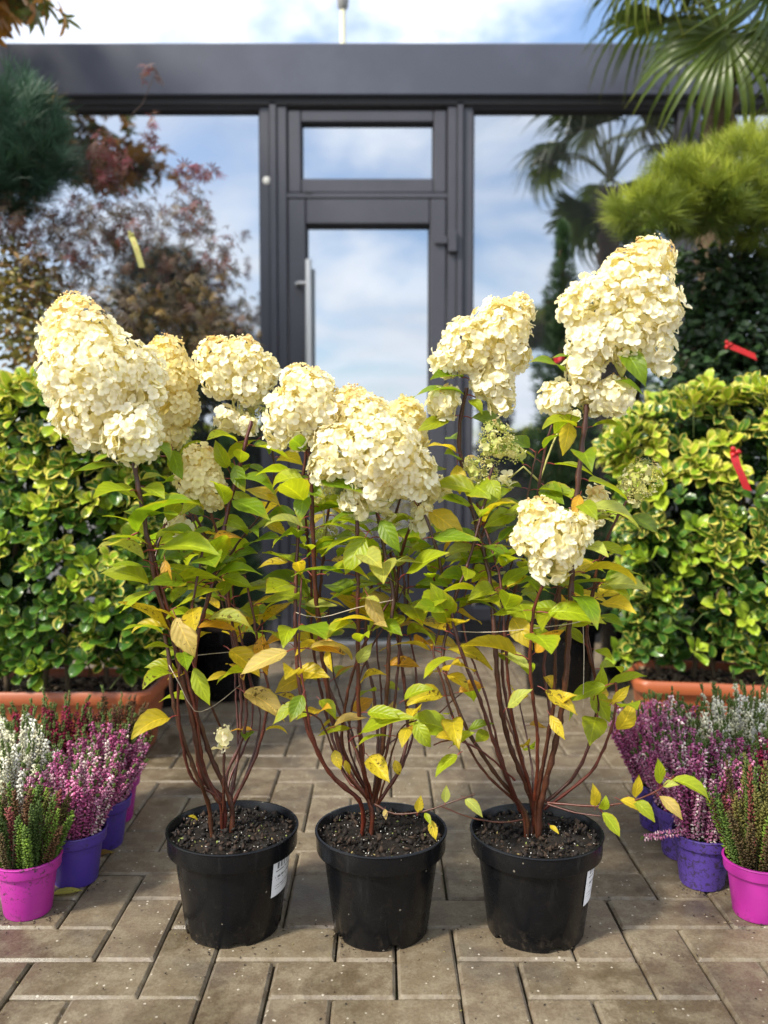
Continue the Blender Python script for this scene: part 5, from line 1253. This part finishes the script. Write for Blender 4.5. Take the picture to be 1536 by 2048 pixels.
# clipped dark holly-like shrub
hr = Vector((1.16, 3.0, 0))
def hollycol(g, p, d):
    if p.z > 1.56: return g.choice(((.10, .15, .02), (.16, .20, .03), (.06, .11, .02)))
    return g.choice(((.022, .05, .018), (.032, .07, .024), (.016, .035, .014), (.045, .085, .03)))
shrub('clipped_shrub', 'tall clipped dark green shrub with a red tag, between pine and variegated hedge', 'shrub', hr,
      [pb(1440, 560, 2.95, 95, 90, 80), pb(1470, 660, 2.95, 130, 110, 100), pb(1440, 760, 2.95, 130, 110, 110), pb(1420, 880, 2.95, 120, 100, 120), pb(1520, 560, 2.95, 80, 80, 75)],
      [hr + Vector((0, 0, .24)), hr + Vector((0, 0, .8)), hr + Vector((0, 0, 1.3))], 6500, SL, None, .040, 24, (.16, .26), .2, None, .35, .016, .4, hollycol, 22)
# narrow conical conifer in a black pot
cr_ = Vector((0.635, 3.06, 0))
def conifer(label, root, pts_w, n, seed, pot):
    g = random.Random(seed); t = thing('conical_conifer', label, 'conifer', root); z0, z1, rb = pts_w
    segs = [([root + Vector((0, 0, pot[1] - .02)), root + Vector((0, 0, z1 * .9))], [.016, .004])]
    it = []; tg = []
    for k in range(n):
        s = g.random() ** 1.1; z = lerp(z0, z1, s); r = rb * (1 - s) ** .8 * (.8 + .2 * math.sin(z * 23)) + .004; a = g.uniform(0, 6.28); q = r * g.uniform(.15, 1.05)
        p = root + Vector((math.cos(a) * q, math.sin(a) * q, z)); ax = Vector((math.cos(a) * .8, math.sin(a) * .8, g.uniform(.5, 1.3))).normalized()
        c = lerp(np.array((.014, .032, .014)), np.array((.05, .10, .03)), g.random() ** 2) * g.uniform(.8, 1.2); sz = .05 * g.uniform(.7, 1.2) * lerp(1.1, .5, s)
        if s > .8: c = c * lerp(1, 1.7, (s - .8) * 5)
        it.append((g.randrange(4), Matrix.Translation(p) @ ax.to_track_quat('Z', 'Y').to_matrix().to_4x4() @ Matrix.Diagonal((sz, sz, sz, 1)), (*map(float, c), 1)))
        if k % 40 == 0: tg.append(p)
    sg = grow(segs[0][0][:1] + [root + Vector((0, 0, lerp(z0, z1, f))) for f in (.2, .5, .8, .9)], tg, .014, seed); branches(t, sg, 'branches', (.08, .05, .035), root)
    scatter('crown', ND, it, M_NEEDLE, t, root); big_pot('pot', t, *pot); return t
conifer('narrow dark conical conifer in a black pot, with red ribbon, before the shop window', cr_, (.30, 1.68, .21), 2600, 41, (.145, .27))
# black pot with low dark conifer behind the labelled hydrangea
conifer('low dark conifer in a black pot beside the trough near the maple', Vector((-0.56, 3.02, 0)), (.26, .92, .20), 1500, 42, (.14, .25))
# black tub between the conifer and the trough on the right
conifer('squat dark conifer in a black tub squeezed behind the variegated hedge', Vector((0.98, 3.30, 0)), (.28, 1.30, .24), 1500, 43, (.15, .28))

# palm
def fan_blade(n=34, spread=R(215), L=.44, seed=0):
    g = random.Random(seed); V = []; T = []; Ls = []; tone = []
    for k in range(n):
        f = (k + .5) / n - .5; a = spread * f + g.uniform(-.03, .03); ll = L * (1 - .30 * abs(f * 2) ** 2) * g.uniform(.92, 1.06); b = len(V); dr = g.uniform(.3, 1.0) + .3 * abs(f); w = .0100 * g.uniform(.85, 1.1)
        d = Vector((math.cos(a), math.sin(a), 0)); s = Vector((-d.y, d.x, 0)); tn = g.uniform(.75, 1.2)
        for i in range(7):
            u = i / 6; c = d * ll * (u - .12 * max(0, u - .5) ** 2 * dr * 4) + Vector((0, 0, -ll * dr * max(0, u - .42) ** 2 * 1.8 + .02 * math.sin(u * 3)))
            ww = w * (.30 + 1.0 * min(1, u / .45)) if u < .45 else w * 1.3 * (1 - ((u - .45) / .56) ** 1.4)
            for v, zz1 in ((-1, .6), (0, -.15), (1, .6)): q = c + s * v * ww + Vector((0, 0, zz1 * ww)); V.append(tuple(q)); Ls.append((u, v, 0)); tone.append((tn, tn, tn * .9, 1) if u < .93 else (tn * 1.6, tn * 1.1, tn * .7, 1))
        for i in range(6):
            for j in range(2): q = b + i * 3 + j; T += [(q, q + 3, q + 1), (q + 1, q + 3, q + 4)]
    T = np.array(T, np.int32); return (np.array(V, np.float32), T, np.array(Ls, np.float32), np.zeros(len(T), np.int32), np.array(tone, np.float32))
FAN = [temp_mesh('frond', fan_blade(26, R(200), .40, s), M_PALM) for s in range(3)]
pr = Vector((1.22, 3.20, 0)); crown = Vector((1.24, 3.18, 2.38))
palm = thing('fan_palm', 'fan palm with long drooping fingered fronds rising above the clipped shrub', 'palm', pr)
tk = MB(); tp = spline([pr + Vector((0, 0, .26)), pr + Vector((.02, 0, 1.0)), pr + Vector((0, 0, 1.7)), crown - Vector((0, 0, .04))], .03)
tk.tube([p - pr for p in tp], [.055 + .012 * math.sin(i * 2.1) + .01 * rnd.random() for i in range(len(tp))], 12); tk.build('trunk', M_BARK, palm, True, color=(.11, .075, .045))
fz = MB()
for k in range(260):
    z = U(.6, 2.3); a = U(0, 6.28); p = Vector((.055 * math.cos(a), .055 * math.sin(a), z)); fz.tube([p, p + Vector((.03 * math.cos(a), .03 * math.sin(a), U(.01, .06)))], [.0014, .0006], 3)
fz.build('trunk_fibres', M_BARK, palm, color=(.17, .11, .06))['kind'] = 'stuff'
big_pot('pot', palm, .20, .30)
def frond(hub, axis, nrm, sc, col, k):
    hub = Vector(hub); o = mobj('frond', FAN[k % 3], palm, frame(hub - pr, axis, nrm, sc), col)
    d = hub - crown; mid = crown.lerp(hub, .5) + Vector((0, 0, .16 * d.length)); pts = spline([crown - pr, mid - pr, hub - pr], .04)
    MB().tube(pts, [lerp(.009, .006, i / (len(pts) - 1)) for i in range(len(pts))], 6).build('petiole', M_BARK, palm, True, color=(.13, .17, .035))
GP = ((.065, .10, .016), (.10, .135, .02), (.05, .08, .015), (.15, .16, .03))
frond(P(1455, 70, 2.98), (-.35, -.15, -.9), (-.25, -.9, .35), 1.02, GP[0], 0)
frond(P(1345, -110, 2.95), (-.55, -.10, -.8), (-.6, -.6, .55), .80, GP[1], 1)
frond(P(1540, -40, 2.80), (-.15, -.2, -.95), (.5, -.8, .2), .85, GP[2], 2)
frond(P(1440, -160, 3.1), (-.8, .1, -.5), (-.3, -.5, .8), .9, GP[2], 0)
frond(P(1580, 60, 3.0), (.4, -.2, -.9), (.3, -.9, .3), 1.0, GP[2], 1)
for k in range(12):
    a = k * 2 * math.pi / 12 + .3; el = rnd.choice((.2, .6, 1.0)); d = Vector((math.cos(a) * math.cos(el), math.sin(a) * math.cos(el), math.sin(el)))
    if d.y < -.35 and d.x < .2: continue
    hub = crown + d * U(.28, .42); ax = (d + Vector((0, 0, -.55))).normalized(); frond(hub, ax, Vector((0, 0, 1)) + d * .6, U(.85, 1.0), GP[rnd.randrange(3)], k)

# overhanging tree whose branch reaches into the picture's upper corner
ar = Vector((-2.75, 3.1, 0))
shrub('autumn_tree', 'tall tree with orange and green autumn leaves overhanging the roof corner', 'tree', ar,
      [pb(-120, -40, 3.1, 190, 150, 90), pb(30, 8, 3.1, 70, 60, 36), pb(-420, -160, 3.1, 330, 280, 200), pb(-380, -420, 3.1, 320, 280, 200), pb(110, 30, 3.1, 30, 40, 14)], [ar, ar + Vector((0, 0, 1.2)), ar + Vector((.15, 0, 2.2)), ar + Vector((.3, 0, 2.9))], 1500, MPW,
      [(.30, .16, .03), (.12, .15, .03), (.42, .20, .035), (.09, .11, .03), (.20, .10, .03)], .085, 27, None, .5, None, .2, .06, .3, None, 6, (.07, .05, .04))

# ------------------------------------------------------------------ tags, ribbons and fallen leaves
def strip(name, label, pts, w, col, side, cat='tag', group=None, curl=0.0):
    W = spline(pts, .008); c = W[0].copy(); m = MB(); V = []; F = []; L = []; n = len(W); side = Vector(side).normalized()
    th = .0004
    for i, p in enumerate(W):
        s = side * w / 2
        d = (W[min(i + 1, n - 1)] - W[max(i - 1, 0)]).normalized(); nn = d.cross(side).normalized() * th
        for q in (p - s + nn, p + s + nn, p + s - nn, p - s - nn): V.append(q - c)
        L += [(i / (n - 1), -1, 0), (i / (n - 1), 1, 0), (i / (n - 1), 1, 0), (i / (n - 1), -1, 0)]
    for i in range(n - 1):
        for k in range(4): F.append((4 * i + k, 4 * i + (k + 1) % 4, 4 * i + 4 + (k + 1) % 4, 4 * i + 4 + k))
    F += [(0, 3, 2, 1), (4 * n - 4, 4 * n - 3, 4 * n - 2, 4 * n - 1)]
    t = thing(name, label, cat, c, 0, group)
    m.add(V, F, L).build('strip', M_TAG, t, False, color=col)
    kn = MB(); 
    for k in range(3):
        a = k * 2.1; d = Vector((math.cos(a) * .9, -.25, math.sin(a) * .9)) * w * .75; kn.tube([Vector((0, 0, 0)), d * .6 + Vector((0, -.002, .002)), d], [w * .22, w * .28, w * .12], 6)
    kn.build('knot', M_TAG, t, True, color=col); return t
RED = (.48, .012, .015); YY = 2.27
YY = 2.20
strip('plant_tag', 'red plastic tag hanging on the variegated hedge', [P(1468, 905, YY), P(1472, 925, YY - .01), P(1485, 955, YY - .012), P(1495, 980, YY - .01)], 19 * YY / FPX, RED, (1, .1, -.25))
strip('plant_tag', 'red tag tied slantwise to the tall clipped dark shrub', [P(1455, 690, 2.66), P(1480, 700, 2.65), P(1512, 714, 2.64)], 14 * 2.66 / FPX, RED, (-.3, 0, 1))
strip('plant_tag', 'small red ribbon on the narrow conical conifer', [P(1112, 722, 2.84), P(1122, 716, 2.83), P(1130, 712, 2.84)], 12 * 2.85 / FPX, RED, (.2, 0, 1))
strip('plant_tag', 'pale yellow tag hanging from a maple twig', [P(262, 470, 2.8), P(272, 495, 2.78), P(284, 535, 2.78)], 11 * 2.8 / FPX, (.42, .40, .12), (1, .2, .1))
def fallen(label, px, py, ang, L, col, k, group=None):
    p = G(px, py); me = HLM[k]; zmin = min(v.co.z for v in me.vertices) * L
    o = mobj('fallen_leaf', me, None, Matrix.Translation((p.x, p.y, -zmin * .55 + .001)) @ Matrix.Rotation(ang, 4, 'Z') @ Matrix.Diagonal((L, L, L * .55, 1)), (*col, .4))
    return tag(o, label, 'leaf', group)
fallen('yellow-green fallen leaf lying at the foot of a purple pot', 104, 1792, .25, .056, (.55, .52, .12), 0)
fallen('dry brown curled leaf between a purple pot and the paving joint', 180, 1714, .3, .05, (.28, .17, .05), 4)
fallen('dry reddish-brown leaf fallen beside a soiled purple pot', 1345, 1700, 1.2, .04, (.30, .12, .04), 6)

# loose soil crumbs, bits of leaf and sand on the paving
it = []
for k in range(600):
    y = 1.2 + 2.6 * rnd.random() ** 1.6; x = U(-.47, .47) * y
    r = rnd.random(); c, sz = ((.30, .25, .16), U(.0016, .0035)) if r < .5 else ((.02, .014, .01), U(.002, .007)) if r < .85 else ((.20, .17, .05), U(.002, .005))
    it.append((rnd.randrange(5), flat_mat((x, y, .0012), sz, .3), (*c, 1)))
for (cx_, cy_) in ((468, 1890), (762, 1898), (1070, 1900), (40, 1845), (1500, 1850), (140, 1780), (1420, 1785)):
    q = G(cx_, cy_)
    for k in range(34):
        a = rnd.uniform(math.pi * 1.02, math.pi * 1.98); rr = .088 + abs(rnd.gauss(0, .02)) if 400 < cx_ < 1200 else .048 + abs(rnd.gauss(0, .015)); q2 = (q.x + rr * math.cos(a), q.y + (.088 if 400 < cx_ < 1200 else .045) + rr * math.sin(a), .0012)
        it.append((rnd.randrange(5), flat_mat(q2, U(.002, .007), .3), (*rnd.choice(((.018, .012, .008), (.03, .02, .013), (.16, .12, .07))), 1)))
lit = scatter('ground_litter', CH, it, M_CRUMB); tag(lit, 'fine soil crumbs and leaf bits strewn over the paving', 'litter', None, 'stuff')
